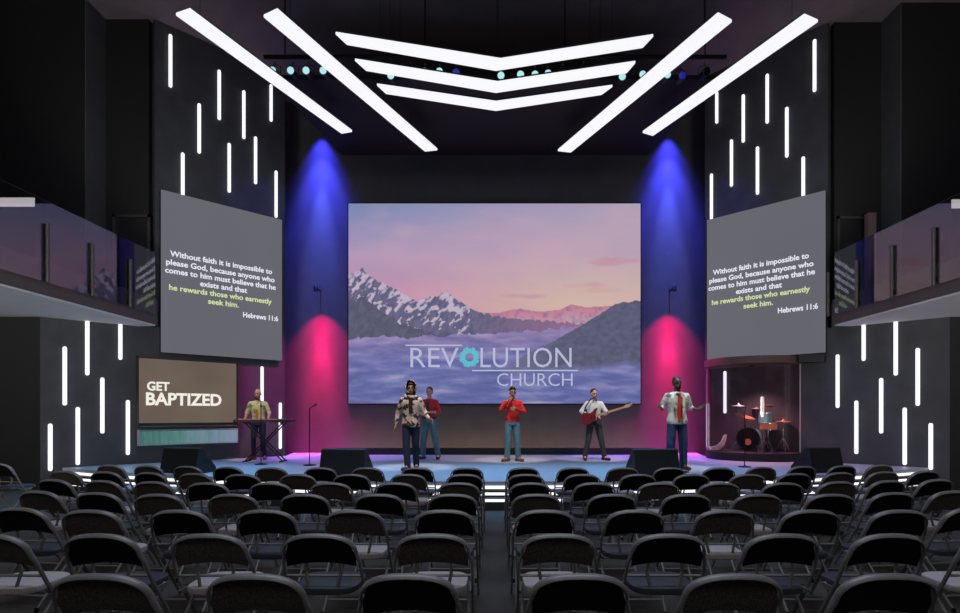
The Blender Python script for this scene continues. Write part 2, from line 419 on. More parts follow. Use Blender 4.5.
def picture(px, py):
    n1 = fbm(px/60, py/22, 1); n2 = fbm(px/22, py/9, 5)
    u = (px-348)/293
    # sky
    top = mix((122,142,190), (172,160,196), u*1.6)
    if u > .55: top = mix(top, (184,170,194), (u-.55)*2)
    mid = mix((186,158,196), (206,172,192), u*1.5)
    low = mix((214,150,180), (224,196,176), (u-.15)*1.6)
    c = mix(top, mid, (py-203)/50) if py < 253 else mix(mid, low, (py-253)/48)
    c = mix(c, (222,176,188), max(0, n1*.7)); c = mix(c, (150,150,190), max(0, -n1*.35))
    for cx, cy, rx, ry, col in ((612,262,34,5,(206,140,160)),(585,285,24,4,(206,150,165)),(525,296,26,3,(196,150,170)),(600,290,30,3,(214,168,160))):
        e = ((px-cx)/rx)**2+((py-cy)/ry)**2+n2*1.2
        if e < 1: c = mix(c, col, min(1, (1-e)*1.1)*.5)
    r3 = pw(FAR, px)+n2*2
    if px > 470 and py > r3:
        c = mix((206,128,152), (206,160,180), (py-r3)/14); c = mix(c, (120,100,140), max(0, fbm(px/6, py/6, 9)*1.3))
    r1 = pw(RIDGE, px)+fbm(px/5, 0, 3)*5
    base = 336+fbm(px/14, py/8, 4)*9-(max(0, px-440)*.07)+max(0, 385-px)*.09
    sea = False
    if py > base or (py > pw(FAR, px)+13 and py > r1+3): sea = True
    if r1 < py <= base and px < 600:
        rk = fbm(px/5+py/12, py/8, 11)
        c = mix((88,88,120), (116,112,146), .5+rk*1.3)
        h = py-r1
        sn = fbm((px+py*.9)/6, (py-px*.45)/10, 21)
        lim = 34+sn*60
        if px < 470 and h < lim and sn > -.03+h/160: c = mix((136,134,170), (206,188,210), (sn+.1)*4)
        # near dark ridge
        r2 = pw([(348,301),(363,297),(380,310),(400,323),(430,333),(480,336)], px)+fbm(px/9, 0, 13)*6
        if px < 470 and py > r2: c = mix((84,86,108), (98,98,124), .5+rk*2)
        if px > 470: c = mix(c, (150,110,146), (px-470)/100)
        sea = False
    elif sea:
        k = (py-318)/86
        c = mix((178,142,184), (112,116,180), k*1.9)
        if k > .5: c = mix(c, (96,106,166), (k-.5)*1.4)
        w1 = fbm(px/42+.4*fbm(px/30, py/10, 2), py/8, 31); w2 = fbm(px/16, py/4, 41)
        c = mix(c, (186,176,214), max(0, w1*1.7)); c = mix(c, (76,84,144), max(0, -w1*1.6))
        c = mix(c, (164,164,208), max(0, w2*.6)); c = mix(c, (84,92,150), max(0, -w2*.5))
    r4 = pw(RH, px)+fbm(px/8, 1, 17)*3
    if px > 500 and py > r4:
        bot = 372+fbm(px/18, 2, 23)*8-(px-560)*.06
        if py < bot:
            g = fbm(px/7, py/5, 27)
            hc = mix((100,100,130), (84,86,110), .5+g*1.6)
            hc = mix(hc, (120,118,158), max(0, (560-px)/60))
            c = mix(hc, c, max(0, (py-bot+7)/7))
    return mix(c, (128,128,140), .10)
def build_screen():
    nx, ny = 420, 288; x0, x1, y0, y1 = 348.5, 640.5, 203.5, 403.5
    t = thing('projection_screen', 'large central screen showing snowy mountains above clouds at sunrise', 'screen', (0, DS, 1.8))
    o0 = Vector((0, DS, 1.8))
    verts = []; cols = []
    for j in range(ny+1):
        py = y0+(y1-y0)*j/ny
        for i in range(nx+1):
            px = x0+(x1-x0)*i/nx
            verts.append(P(px, py, DS)-o0); cols.append((*lin([max(0, v) for v in picture(px, py)]), 1))
    faces = []
    for j in range(ny):
        for i in range(nx):
            a = j*(nx+1)+i; faces.append((a, a+nx+1, a+nx+2, a+1))
    me = bpy.data.meshes.new('picture'); me.from_pydata(verts, [], faces)
    at = me.color_attributes.new('picture', 'FLOAT_COLOR', 'POINT')
    for i, c in enumerate(cols): at.data[i].color = c
    m = bpy.data.materials.new('screen picture'); m.use_nodes = True; nt = m.node_tree; nt.nodes.clear()
    out = nt.nodes.new('ShaderNodeOutputMaterial'); e = nt.nodes.new('ShaderNodeEmission'); a = nt.nodes.new('ShaderNodeVertexColor'); a.layer_name = 'picture'
    nt.links.new(a.outputs[0], e.inputs[0]); nt.links.new(e.outputs[0], out.inputs[0]); e.inputs[1].default_value = .92
    me.materials.append(m); o = bpy.data.objects.new('picture', me); C.objects.link(o); o.parent = t
    a = P(347.3, 202.3, 15.93)-o0; b = P(641.6, 404.8, 15.93)-o0
    obj('frame', box(B(), a.x, b.x, .004, .07, b.z, a.z), M_black, t)
    M_logo = mat('pale lettering glow', (184, 188, 216), .5, emit=.95); M_teal = mat('teal logo glow', (92, 190, 205), .5, emit=.95)
    k = DS/F; org = Vector((0, -.012, 0)); ux, uz = (1, 0, 0), (0, 0, 1)
    X = lambda p: (p-VX)*k
    Z = lambda q: EYE+(VY-q)*k-1.8
    for s, xa, xb, ya, yb, bo in (('REV', 410.5, 458.5, 367.3, 347.3, -.004), ('LUTION', 480.5, 571.5, 367.3, 347.3, -.004), ('CHURCH', 497, 572.5, 386, 373, -.006)):
        text_mesh('lettering', s, M_logo, t, org, ux, uz, X(xa), X(xb), Z(ya), Z(yb), bold=bo)
    bm = B(); box(bm, X(405.5), X(462), -.014, -.006, Z(346), Z(344.7)); box(bm, X(472), X(578), -.014, -.006, Z(371.2), Z(369.9))
    obj('lettering_rule', bm, M_logo, t)
    bm = B(); n = 16; c = (X(469.5), Z(357.3)); vs = []
    for q in range(n):
        a0 = 2*PI*q/n
        pts = [(4.4, a0), (10.6 if q % 3 else 9.2, a0+.16), (9.0 if q % 2 else 10.2, a0+.50), (4.4, a0+.42)]
        prism(bm, [(c[0]+r*k*math.cos(a), -.014, c[1]+r*k*math.sin(a)) for r, a in pts], (0, .008, 0))
    obj('logo_ring', bm, M_teal, t)
build_screen()

# ------------------------------------------------------------ scripture screens
M_scr = mat('grey lit screen', (104, 104, 113), .5, emit=.0)
def screen_mat():
    m = bpy.data.materials.new('grey projected light'); m.use_nodes = True; nt = m.node_tree; nt.nodes.clear()
    out = nt.nodes.new('ShaderNodeOutputMaterial'); e = nt.nodes.new('ShaderNodeEmission'); n = nt.nodes.new('ShaderNodeTexNoise'); r = nt.nodes.new('ShaderNodeValToRGB')
    n.inputs['Scale'].default_value = .7
    r.color_ramp.elements[0].color = (*lin((96, 96, 104)), 1); r.color_ramp.elements[1].color = (*lin((108, 108, 116)), 1)
    nt.links.new(n.outputs['Fac'], r.inputs[0]); nt.links.new(r.outputs[0], e.inputs[0]); nt.links.new(e.outputs[0], out.inputs[0]); return m
M_scr = screen_mat()
M_tw = mat('white lettering glow', (226, 228, 240), .5, emit=1.0); M_ty = mat('yellow green lettering glow', (204, 220, 160), .5, emit=1.0)
LINES = ['Without faith it is impossible to', 'please God, because anyone who', 'comes to him must believe that he', 'exists and that', 'he rewards those who earnestly', 'seek him.', 'Hebrews 11:6']
LX = {-1: [(170,272),(166,274.5),(165,275.5),(200,247),(169,271.6),(208,238.6),(243,278)], 1: [(713,809),(709.5,813.6),(708.5,815),(736,782),(712,810),(743.6,773),(778,818)]}
LZ = [5.18, 4.98, 4.79, 4.60, 4.41, 4.21, 3.99]
for s, nm, pa, pb in ((-1, 'left', 161.5, 282), (1, 'right', 825, 707)):
    off = .16; Da, Db = wallD(pa, off), wallD(pb, off)      # a = outer end, b = end by the stage
    o0 = wall_pt(s, (Da+Db)/2, 2.9, off)
    t = thing('side_screen', 'large grey side screen with a bible verse on the %s wall' % nm, 'screen', o0)
    a, b = wall_pt(s, Da, 2.92, off)-o0, wall_pt(s, Db, 2.92, off)-o0
    nv = Vector((-s*.7071, -.7071, 0)); H = 3.66
    # slab with a very slightly concave face, as a real tensioned screen
    obj('panel', prism(B(), [a, b, b+Vector((0, 0, H)), a+Vector((0, 0, H))], -nv*.05), M_scr, t)
    obj('backing', prism(B(), [a-nv*.052, b-nv*.052, b+Vector((0, 0, H))-nv*.052, a+Vector((0, 0, H))-nv*.052], -nv*.10), M_black, t)
    # reading direction: left to right as seen from the seats
    if s < 0: org, ux = a, (b-a).normalized(); g = lambda px: (wallD(px, off)-Da)*1.41421
    else: org, ux = b, (a-b).normalized(); g = lambda px: (Db-wallD(px, off))*1.41421
    for i, (ln, (xa, xb)) in enumerate(zip(LINES, LX[s])):
        text_mesh('lettering', ln, M_ty if i in (4, 5) else M_tw, t, org+nv*.006, ux, (0, 0, 1), g(xa), g(xb), LZ[i]-2.92-.062, LZ[i]-2.92+.062, bold=.022)

# ------------------------------------------------------------ baptistry display and tank on the left wall
s = -1
Da, Db = wallD(138.5), wallD(243); o0 = wall_pt(s, (Da+Db)/2, .8, 0); nv = Vector((.7071, -.7071, 0)); ux = (wall_pt(s, Db, 0)-wall_pt(s, Da, 0)).normalized()
def lp(px, z, off): return wall_pt(s, wallD(px, off), z, off)-o0
t = thing('announcement_display', 'brown lit display reading GET BAPTIZED above the water tank', 'display', o0)
def wslab(px0, px1, z0, z1, o1, o2): return prism(B(), [lp(px0, z0, o2), lp(px1, z0, o2), lp(px1, z1, o2), lp(px0, z1, o2)], -nv*(o2-o1))
def brownmat():
    m = bpy.data.materials.new('brown display light'); m.use_nodes = True; nt = m.node_tree; nt.nodes.clear()
    out = nt.nodes.new('ShaderNodeOutputMaterial'); e = nt.nodes.new('ShaderNodeEmission'); n = nt.nodes.new('ShaderNodeTexNoise'); r = nt.nodes.new('ShaderNodeValToRGB')
    n.inputs['Scale'].default_value = 1.2
    r.color_ramp.elements[0].color = (*lin((86, 76, 68)), 1); r.color_ramp.elements[1].color = (*lin((122, 108, 96)), 1)
    nt.links.new(n.outputs['Fac'], r.inputs[0]); nt.links.new(r.outputs[0], e.inputs[0]); nt.links.new(e.outputs[0], out.inputs[0]); return m
obj('display_panel', wslab(139, 238, 1.32, 2.76, .03, .09), brownmat(), t)
bm = B()
for q in ((238, 241.5, 1.28, 2.80), (138.2, 139, 1.28, 2.80)):
    prism(bm, [lp(q[0], q[2], .2), lp(q[1], q[2], .2), lp(q[1], q[3], .2), lp(q[0], q[3], .2)], -nv*.2)
prism(bm, [lp(138.2, 2.76, .2), lp(241.5, 2.76, .2), lp(241.5, 2.80, .2), lp(138.2, 2.80, .2)], -nv*.2)
obj('frame', bm, mat('brown black frame', (48, 42, 44), .6), t)
org = lp(139, 0, .094)
def gu(px): return (wallD(px, .094)-wallD(139, .094))*1.41421
M_tb = mat('cream lettering glow', (240, 236, 228), .5, emit=1.0)
text_mesh('lettering', 'GET', M_tb, t, org, ux, (0, 0, 1), gu(147), gu(169.5), 2.055-.0, 2.245, bold=.03)
text_mesh('lettering', 'BAPTIZED', M_tb, t, org, ux, (0, 0, 1), gu(146), gu(221.5), 1.73, 2.0, bold=.03)
t = thing('water_tank', 'long glass tank of teal water set below the display', 'tank', o0)
def watermat():
    m = bpy.data.materials.new('glowing teal water'); m.use_nodes = True; nt = m.node_tree; b = nt.nodes['Principled BSDF']
    tc = nt.nodes.new('ShaderNodeTexCoord'); sp = nt.nodes.new('ShaderNodeSeparateXYZ'); n = nt.nodes.new('ShaderNodeTexNoise'); mp = nt.nodes.new('ShaderNodeMapping')
    mp.inputs['Scale'].default_value = (9, 9, .8); n.inputs['Scale'].default_value = 1.6
    nt.links.new(tc.outputs['Object'], mp.inputs[0]); nt.links.new(mp.outputs[0], n.inputs['Vector']); nt.links.new(tc.outputs['Object'], sp.inputs[0])
    a = nt.nodes.new('ShaderNodeMath'); a.operation = 'MULTIPLY_ADD'; a.inputs[1].default_value = .62; nt.links.new(sp.outputs[0], a.inputs[0]); nt.links.new(n.outputs['Fac'], a.inputs[2])
    r = nt.nodes.new('ShaderNodeValToRGB'); e = r.color_ramp.elements; e[0].position = .05; e[0].color = (*lin((70, 108, 100)), 1); e[1].position = .95; e[1].color = (*lin((140, 146, 172)), 1)
    x = e.new(.45); x.color = (*lin((98, 138, 134)), 1)
    nt.links.new(a.outputs[0], r.inputs[0]); b.inputs['Base Color'].default_value = (.05, .08, .08, 1); b.inputs['Roughness'].default_value = .2
    nt.links.new(r.outputs[0], b.inputs['Emission Color']); b.inputs['Emission Strength'].default_value = .8; return m  # lighting of the water painted in as emission
obj('water', wslab(139.6, 237.4, .84, 1.14, .02, .16), watermat(), t)
bm = B()
for q in ((139, 139.7), (237.4, 238.2)):
    prism(bm, [lp(q[0], .82, .18), lp(q[1], .82, .18), lp(q[1], 1.17, .18), lp(q[0], 1.17, .18)], -nv*.17)
for z0, z1 in ((.82, .84), (1.155, 1.17)):
    prism(bm, [lp(139, z0, .18), lp(238.2, z0, .18), lp(238.2, z1, .18), lp(139, z1, .18)], -nv*.03)
obj('tank_frame', bm, mat('pale tank rim', (150, 156, 160), .3), t)
obj('tank_glass', wslab(139.7, 237.4, .84, 1.155, .165, .172), glass('tank glass', (.95, 1, 1), .5), t)
obj('water_pipe', tube(B(), [lp(140, 1.24, .06), lp(237, 1.24, .06)], .02, 8), M_steel, t)

# ------------------------------------------------------------ balcony railings
for s, nm, xs in ((-1, 'left', (46, 91, 129)), (1, 'right', (935, 893, 858, 829.5))):
    t = thing('balcony_railing', 'glass railing with dark posts along the %s balcony edge' % nm, 'railing', (s*7.46, 0, 4.06), 0, None)
    X = s*7.46
    obj('glass_pane', box(B(), -.006, .006, -6, 12.3, -.35, 1.0), M_railglass, t)
    Ds = [7.46*F/abs(x-VX) for x in xs]
    Ds += [Ds[0]-1.07*k for k in (1, 2, 3, 4)]
    for D in Ds:
        bm = B(); box(bm, -.05, -.012, D-.028, D+.028, -.36, .62) if s > 0 else box(bm, .012, .05, D-.028, D+.028, -.36, .62)
        p = obj('post', bm, M_steel, t, bevel=.006)
        bm = B(); box(bm, -s*.012-.02*0, s*.04, D-.02, D+.02, -.3, -.22) if s > 0 else box(bm, -.04, .012, D-.02, D+.02, -.3, -.22)
        obj('bracket', bm, M_blackmet, t)

# ------------------------------------------------------------ folding chairs
M_fabric = two_tone('speckled brown fabric', (56, 48, 46), (98, 88, 82), 140, .4, .6, .95)
M_seatf = two_tone('grey seat fabric', (165, 156, 158), (200, 190, 192), 140, .4, .6, .95)
M_vinyl = mat('black vinyl', (9, 9, 11), .55, var=.1, scale=30, spec=.2)
M_seatv = mat('dark slate vinyl seat', (62, 66, 76), .5, var=.06, scale=30)
M_frame = mat('grey enamel chair frame', (128, 124, 122), .42, .25, var=.05, scale=30)
def arch(hw, top, z0, n=14, ex=2.6):
    pts = []
    for k in range(n+1):
        a = PI-PI*k/n; c, s_ = math.cos(a), math.sin(a)
        x = hw*math.copysign(abs(c)**(2/ex), c); z = z0+(top-z0)*abs(s_)**(2/ex); pts.append((x, z))
    return pts
def yb(z): return -.08-.14*(z-.5)/.3 if z > .5 else -.08+(.5-z)*.62      # lean of the back
def make_chair(kind):
    fab = kind == 'f'
    t = thing('folding_chair', '', 'chair')
    A = arch(.222, .776, .64)
    path = [(-.238, .27, .0), (-.238, yb(.44), .44), (-.238, yb(.54), .54), (-.236, yb(.59), .59), (-.225, yb(.63), .63)]
    path += [(x, yb(z), z) for x, z in A]
    path += [(-x, y, z) for x, y, z in path[4::-1]]
    path[0] = (-.238, .27, .0); path[-1] = (.238, .27, 0)
    bm = B(); rings = []; pts = [Vector(p) for p in path]; n = len(pts)
    for i, p in enumerate(pts):       # flattened band: thin across the outline, deep front to back
        tg = (pts[min(i+1, n-1)]-pts[max(i-1, 0)]).normalized()
        lean = Vector((0, -.42, .9)).normalized() if p.z > .5 else Vector((0, -.53, .85)).normalized()
        nb = Vector((0, 1, 0)) if p.z < .05 else Vector((0, .9, .42))
        nb = (nb-tg*nb.dot(tg)).normalized(); sd = tg.cross(nb).normalized()
        dh = .021 if p.z > .6 else .015
        rings.append([bm.verts.new(p+sd*(.0095*math.cos(2*PI*k/8))+nb*(dh*math.sin(2*PI*k/8))) for k in range(8)])
    for a, b in zip(rings, rings[1:]):
        for k in range(8): bm.faces.new((a[k], a[(k+1) % 8], b[(k+1) % 8], b[k]))
    bm.faces.new(rings[0][::-1]); bm.faces.new(rings[-1])
    obj('frame', bm, M_frame, t, smooth=True)
    # backrest pad: curved panel filling the arch, hollow lower edge
    bm = B(); nx, nz = 14, 6; grid = {}
    Ar = [(x*.965, z-.006) for x, z in A]
    for side in (0, 1):
        for i in range(nx+1):
            u = i/nx*2-1; x = .214*u
            zt = .64+(.770-.64)*max(0.0, 1-abs(u)**2.6)**(1/2.6); zt = max(zt, .64)
            zb = .568+.022*(1-u*u)
            for j in range(nz+1):
                z = zb+(zt-zb)*j/nz; bow = .022*(1-u*u)
                edge = min(1, (1-abs(u))*9, )*min(1, j*.8+.25, (nz-j)*.8+.25)
                th = .004+.008*max(0, edge)
                y = yb(z)+bow*(1)+(-th if side == 0 else th)
                grid[side, i, j] = bm.verts.new((x, y-.004, z))
    for side in (0, 1):
        for i in range(nx):
            for j in range(nz): bm.faces.new([grid[side, a, b] for a, b in ((i, j), (i+1, j), (i+1, j+1), (i, j+1))])
    for i in range(nx):
        for j in (0, nz): bm.faces.new([grid[0, i, j], grid[0, i+1, j], grid[1, i+1, j], grid[1, i, j]])
    for j in range(nz):
        for i in (0, nx): bm.faces.new([grid[0, i, j], grid[0, i, j+1], grid[1, i, j+1], grid[1, i, j]])
    obj('backrest', bm, M_fabric if fab else M_vinyl, t, smooth=True)
    # seat: rounded pad, wider at the front
    bm = B(); lay = []
    for z, sc in ((.405, .93), (.412, .985), (.430, 1.0), (.446, .985), (.454, .93)):
        ring = []
        for k in range(32):
            a = 2*PI*k/32; c, q = math.cos(a), math.sin(a)
            x = math.copysign(abs(c)**.5, c); y = math.copysign(abs(q)**.5, q)
            ring.append(bm.verts.new((x*(.205+.006*y)*sc, .065+y*.19*sc, z-.018)))
        lay.append(ring)
    for a, b in zip(lay, lay[1:]):
        for k in range(32): bm.faces.new((a[k], a[(k+1) % 32], b[(k+1) % 32], b[k]))
    bm.faces.new(lay[0][::-1]); bm.faces.new(lay[-1])
    obj('seat', bm, M_seatf if fab else M_seatv, t, smooth=True)
    for sx in (-1, 1):
        lg = obj('leg', tube(B(), [(sx*.212, .12, .40), (sx*.212, .02, .30), (sx*.212, -.26, .012)], .011, 8), M_frame, t, smooth=True)
        obj('foot_cap', lathe(B(), [(.014, 0), (.015, .01), (.013, .035)], (sx*.212, -.255, 0)), M_vinyl, lg)
    for a, b, q in (((-.236, .21, .10), (.236, .21, .10), .008), ((-.205, -.17, .10), (.205, -.17, .10), .008), ((-.236, yb(.50), .50), (.236, yb(.50), .50), .009)):
        obj('stretcher', tube(B(), [a, b], q, 6), M_frame, t)
    for sx in (-1, 1):
        obj('hinge_bracket', prism(B(), [(sx*.222, -.10, .41), (sx*.222, .14, .40), (sx*.222, .10, .37), (sx*.222, -.02, .37)], (sx*.010, 0, 0)), M_frame, t)
        obj('back_support', tube(B(), [(sx*.09, -.10, .43), (sx*.11, yb(.53)+.01, .53), (sx*.10, yb(.600)+.02, .60)], .011, 6), M_frame, t)
    return t
ch = {'f': make_chair('f'), 'b': make_chair('b')}; used = set()
COLX = [.38, 1.06, 1.74, 2.39, 3.06, 3.67, 4.28, 4.90, 5.50]
# kinds read from the aisle outwards, nearest row first
ROWL = ['bffb', 'fbfbf', 'bfbbfb', 'bbbffbf', 'fbfbbffb', 'bfbfbfbbf', 'bbfbfbfff'][:7]
ROWR = ['bfb', 'fbbbf', 'bbfbbb', 'fbbfbbf', 'bbffbfbb', 'bbbbfbffb', 'bbfbbfbbf'][:7]
ROWL[0] = 'bff'
NAMES = {'f': 'brown-speckled padded folding chair', 'b': 'black vinyl folding chair'}
def put_chair(x, y, kind, label, rz):
    if kind not in used:
        used.add(kind); o = ch[kind]; o.location = (x, y, 0); o.rotation_euler = (0, 0, rz); o['label'] = label; o['group'] = 'folding chairs facing the stage'
    else: o = dup(ch[kind], (x, y, 0), rz, label, 'folding chairs facing the stage')
rowname = ['nearest row', 'second row from the front of view', 'third row', 'middle row', 'third row from the stage', 'second row from the stage', 'row nearest the stage']
for i in range(7):
    for sgn, R_, sn in ((-1, ROWL[i], 'left'), (1, ROWR[i], 'right')):
        for j, k in enumerate(R_):
            X = COLX[j]*(1.03 if i == 0 else 1); D = 2.50+.85*i+(.17*(X-3.06) if X > 3.06 else 0)
            rz = 0 if X < 3.1 else sgn*math.radians(6 if X < 4 else 9)
            jx, jr = random.uniform(-.007, .007), random.uniform(-.015, .015)
            lab = '%s in the %s, %s seat %s of the aisle' % (NAMES[k], ['nearest', 'second nearest', 'third nearest', 'middle', 'third farthest', 'second farthest', 'farthest'][i]+' row', ORD[j], sn)
            put_chair(sgn*X+jx, D+.22, k, lab, rz+jr)
put_chair(-7.3, 8.45, 'b', 'black vinyl folding chair alone at the far left edge of the seating', -.15)

# ------------------------------------------------------------ floor monitors
M_cab = mat('black speaker cabinet', (20, 20, 22), .6, var=.1, scale=40, bump=.3)
M_grille = mat('black speaker grille', (11, 11, 13), .8, var=.3, scale=160, bump=.5)
def monitor(px, D, rz, label, w=.84):
    t = thing('floor_monitor', label, 'speaker', ((px-VX)/F*D, D, ST), rz, 'floor monitors along the stage front')
    # wedge profile: sloped grille faces the performers (+y), tall flat back to the seats
    prof = [(-.22, .0), (-.25, .08), (-.17, .46), (-.10, .48), (.24, .10), (.24, .0)]
    obj('cabinet', prism(B(), [(-w/2, y, z) for y, z in prof], (w, 0, 0)), M_cab, t, bevel=.012)
    d = Vector((0, .34, -.38)).normalized(); n = Vector((0, .38, .34)).normalized(); a = Vector((0, -.08, .465))
    q = [a+Vector((-w/2+.04, 0, 0)), a+Vector((w/2-.04, 0, 0)), a+Vector((w/2-.04, 0, 0))+d*.44, a+Vector((-w/2+.04, 0, 0))+d*.44]
    obj('grille', prism(B(), q, n*.015), M_grille, t)
    for sx in (-1, 1): obj('handle', tube(B(), [(sx*w/2, -.08, .26), (sx*(w/2+.02), -.06, .26), (sx*(w/2+.02), .04, .26), (sx*w/2, .06, .26)], .01, 6), M_blackmet, t)
monitor(188.5, 10.55, -.30, 'black wedge monitor at far left, below the water tank')
monitor(347, 10.2, -.15, 'black wedge monitor between the lone microphone stand and hooded woman')
monitor(652, 10.2, .15, 'black wedge monitor at the feet of the open-armed speaker')
monitor(817, 10.7, .35, 'black wedge monitor at far right, beside the drum booth', .80)

# ------------------------------------------------------------ microphone stands
M_mic = mat('dark microphone grille', (60, 60, 64), .4, .5)
def mic_stand(px, D, ztop, label, boom=(.0, 0, 0)):
    t = thing('microphone_stand', label, 'microphone stand', ((px-VX)/F*D, D, ST), 0, 'microphone stands')
    obj('base', lathe(B(), [(.13, 0), (.13, .015), (.03, .03), (.015, .04)]), M_blackmet, t, smooth=True)
    h = ztop-ST
    obj('pole', tube(B(), [(0, 0, .02), (0, 0, h)], .011, 8), M_blackmet, t, smooth=True)
    b = Vector(boom); p0 = Vector((0, 0, h))
    obj('microphone', capsule(tube(B(), [p0, p0+b*.7+Vector((0, 0, .03))], .012, 8), p0+b*.75+Vector((0, 0, .035)), p0+b+Vector((0, 0, .05)), .024, .028, 10), M_mic, t, smooth=True)
mic_stand(261, 12.2, 1.80, 'microphone stand directly in front of the keyboard player', (-.14, .05, .02))
mic_stand(309.5, 12.0, 1.64, 'lone microphone stand in front of the magenta wall at left', (.12, .02, .03))
mic_stand(682, 10.6, 1.82, 'microphone stand in front of the open-armed speaker', (-.07, .05, .03))
mic_stand(744.7, 11.6, 1.6, 'microphone stand in front of the drum booth', (.04, .03, .02))

# ------------------------------------------------------------ keyboard
KD = 13.0; kx = (265-VX)/F*KD
t = thing('keyboard', 'long dark red electronic keyboard on the crossed stand', 'keyboard', (kx, KD, 1.33))
M_key = mat('dark red keyboard shell', (78, 34, 38), .45, var=.1)
obj('shell', box(B(), -.68, .66, -.14, .16, 0, .07), M_key, t, bevel=.01)
obj('keys', box(B(), -.62, .60, .0, .14, .07, .078), mat('ivory keys', (220, 216, 210), .4), t)
bm = B()
for k in range(35):
    if k % 7 not in (2, 6): box(bm, -.605+k*.0345, -.59+k*.0345, .0, .09, .078, .088)
tag(obj('black_keys', bm, M_vinyl, t), kind='stuff')
t = thing('keyboard_stand', 'black crossed metal stand carrying the keyboard', 'stand', (kx, KD, ST))
zt = 1.33-ST
for sy in (-.09, .11):
    obj('leg', tube(B(), [(-.42, sy, .02), (.42, sy, zt-.03)], .016, 8), M_blackmet, t, smooth=True)
    obj('leg', tube(B(), [(.42, sy+.035, .02), (-.42, sy+.035, zt-.03)], .016, 8), M_blackmet, t, smooth=True)
for x, z in ((-.42, .015), (.42, .015)): obj('foot', tube(B(), [(x, -.2, z), (x, .22, z)], .016, 8), M_blackmet, t, smooth=True)
for x in (-.42, .42): obj('support_arm', tube(B(), [(x, -.15, zt-.016), (x, .17, zt-.016)], .016, 8), M_blackmet, t, smooth=True)

# ------------------------------------------------------------ people
def remeshed(name, bm, m, parent, voxel, smooth=6):
    me = bpy.data.meshes.new(name); bmesh.ops.recalc_face_normals(bm, faces=bm.faces); bm.to_mesh(me); bm.free()
    o = bpy.data.objects.new(name, me); C.objects.link(o)
    r = o.modifiers.new('r', 'REMESH'); r.mode = 'VOXEL'; r.voxel_size = voxel; r.use_smooth_shade = True
    sm = o.modifiers.new('s', 'SMOOTH'); sm.factor = .5; sm.iterations = smooth
    dg = bpy.context.evaluated_depsgraph_get()
    me2 = bpy.data.meshes.new_from_object(o.evaluated_get(dg)); me2.name = name
    o.modifiers.clear(); o.data = me2; bpy.data.meshes.remove(me)
    me2.materials.clear(); me2.materials.append(m)
    if parent: o.parent = parent
    return o
def hand(bm, wr, d, side_n, curl=.5, sc=1.0):
    """palm and five fingers from wrist wr, pointing along d; side_n = direction of the thumb"""
    wr = Vector(wr); d = Vector(d).normalized(); th = Vector(side_n); th = (th-d*th.dot(d)).normalized(); nn = d.cross(th).normalized()
    for q in (-1, 0, 1): capsule(bm, wr+d*.01+th*q*.016*sc, wr+d*.085*sc+th*q*.026*sc, .019*sc, .017*sc, 8)
    L = (.062, .072, .066, .052)
    for f in range(4):
        b = wr+d*.09*sc+th*(.033-.022*f)*sc
        a1 = curl*.6; a2 = curl*1.5
        d1 = d*math.cos(a1)+nn*math.sin(a1); d2 = d*math.cos(a2)+nn*math.sin(a2)
        m1 = b+d1*L[f]*.5*sc; capsule(bm, b, m1, .0100*sc, .0092*sc, 8); capsule(bm, m1, m1+d2*L[f]*.5*sc, .0092*sc, .0078*sc, 8)
    b = wr+d*.03*sc+th*.03*sc; dm = (d*.7+th*.75+nn*.2).normalized(); m1 = b+dm*.045*sc
    capsule(bm, b, m1, .0125*sc, .011*sc, 8); capsule(bm, m1, m1+(d*.95+th*.25+nn*.3).normalized()*.032*sc, .011*sc, .009*sc, 8)
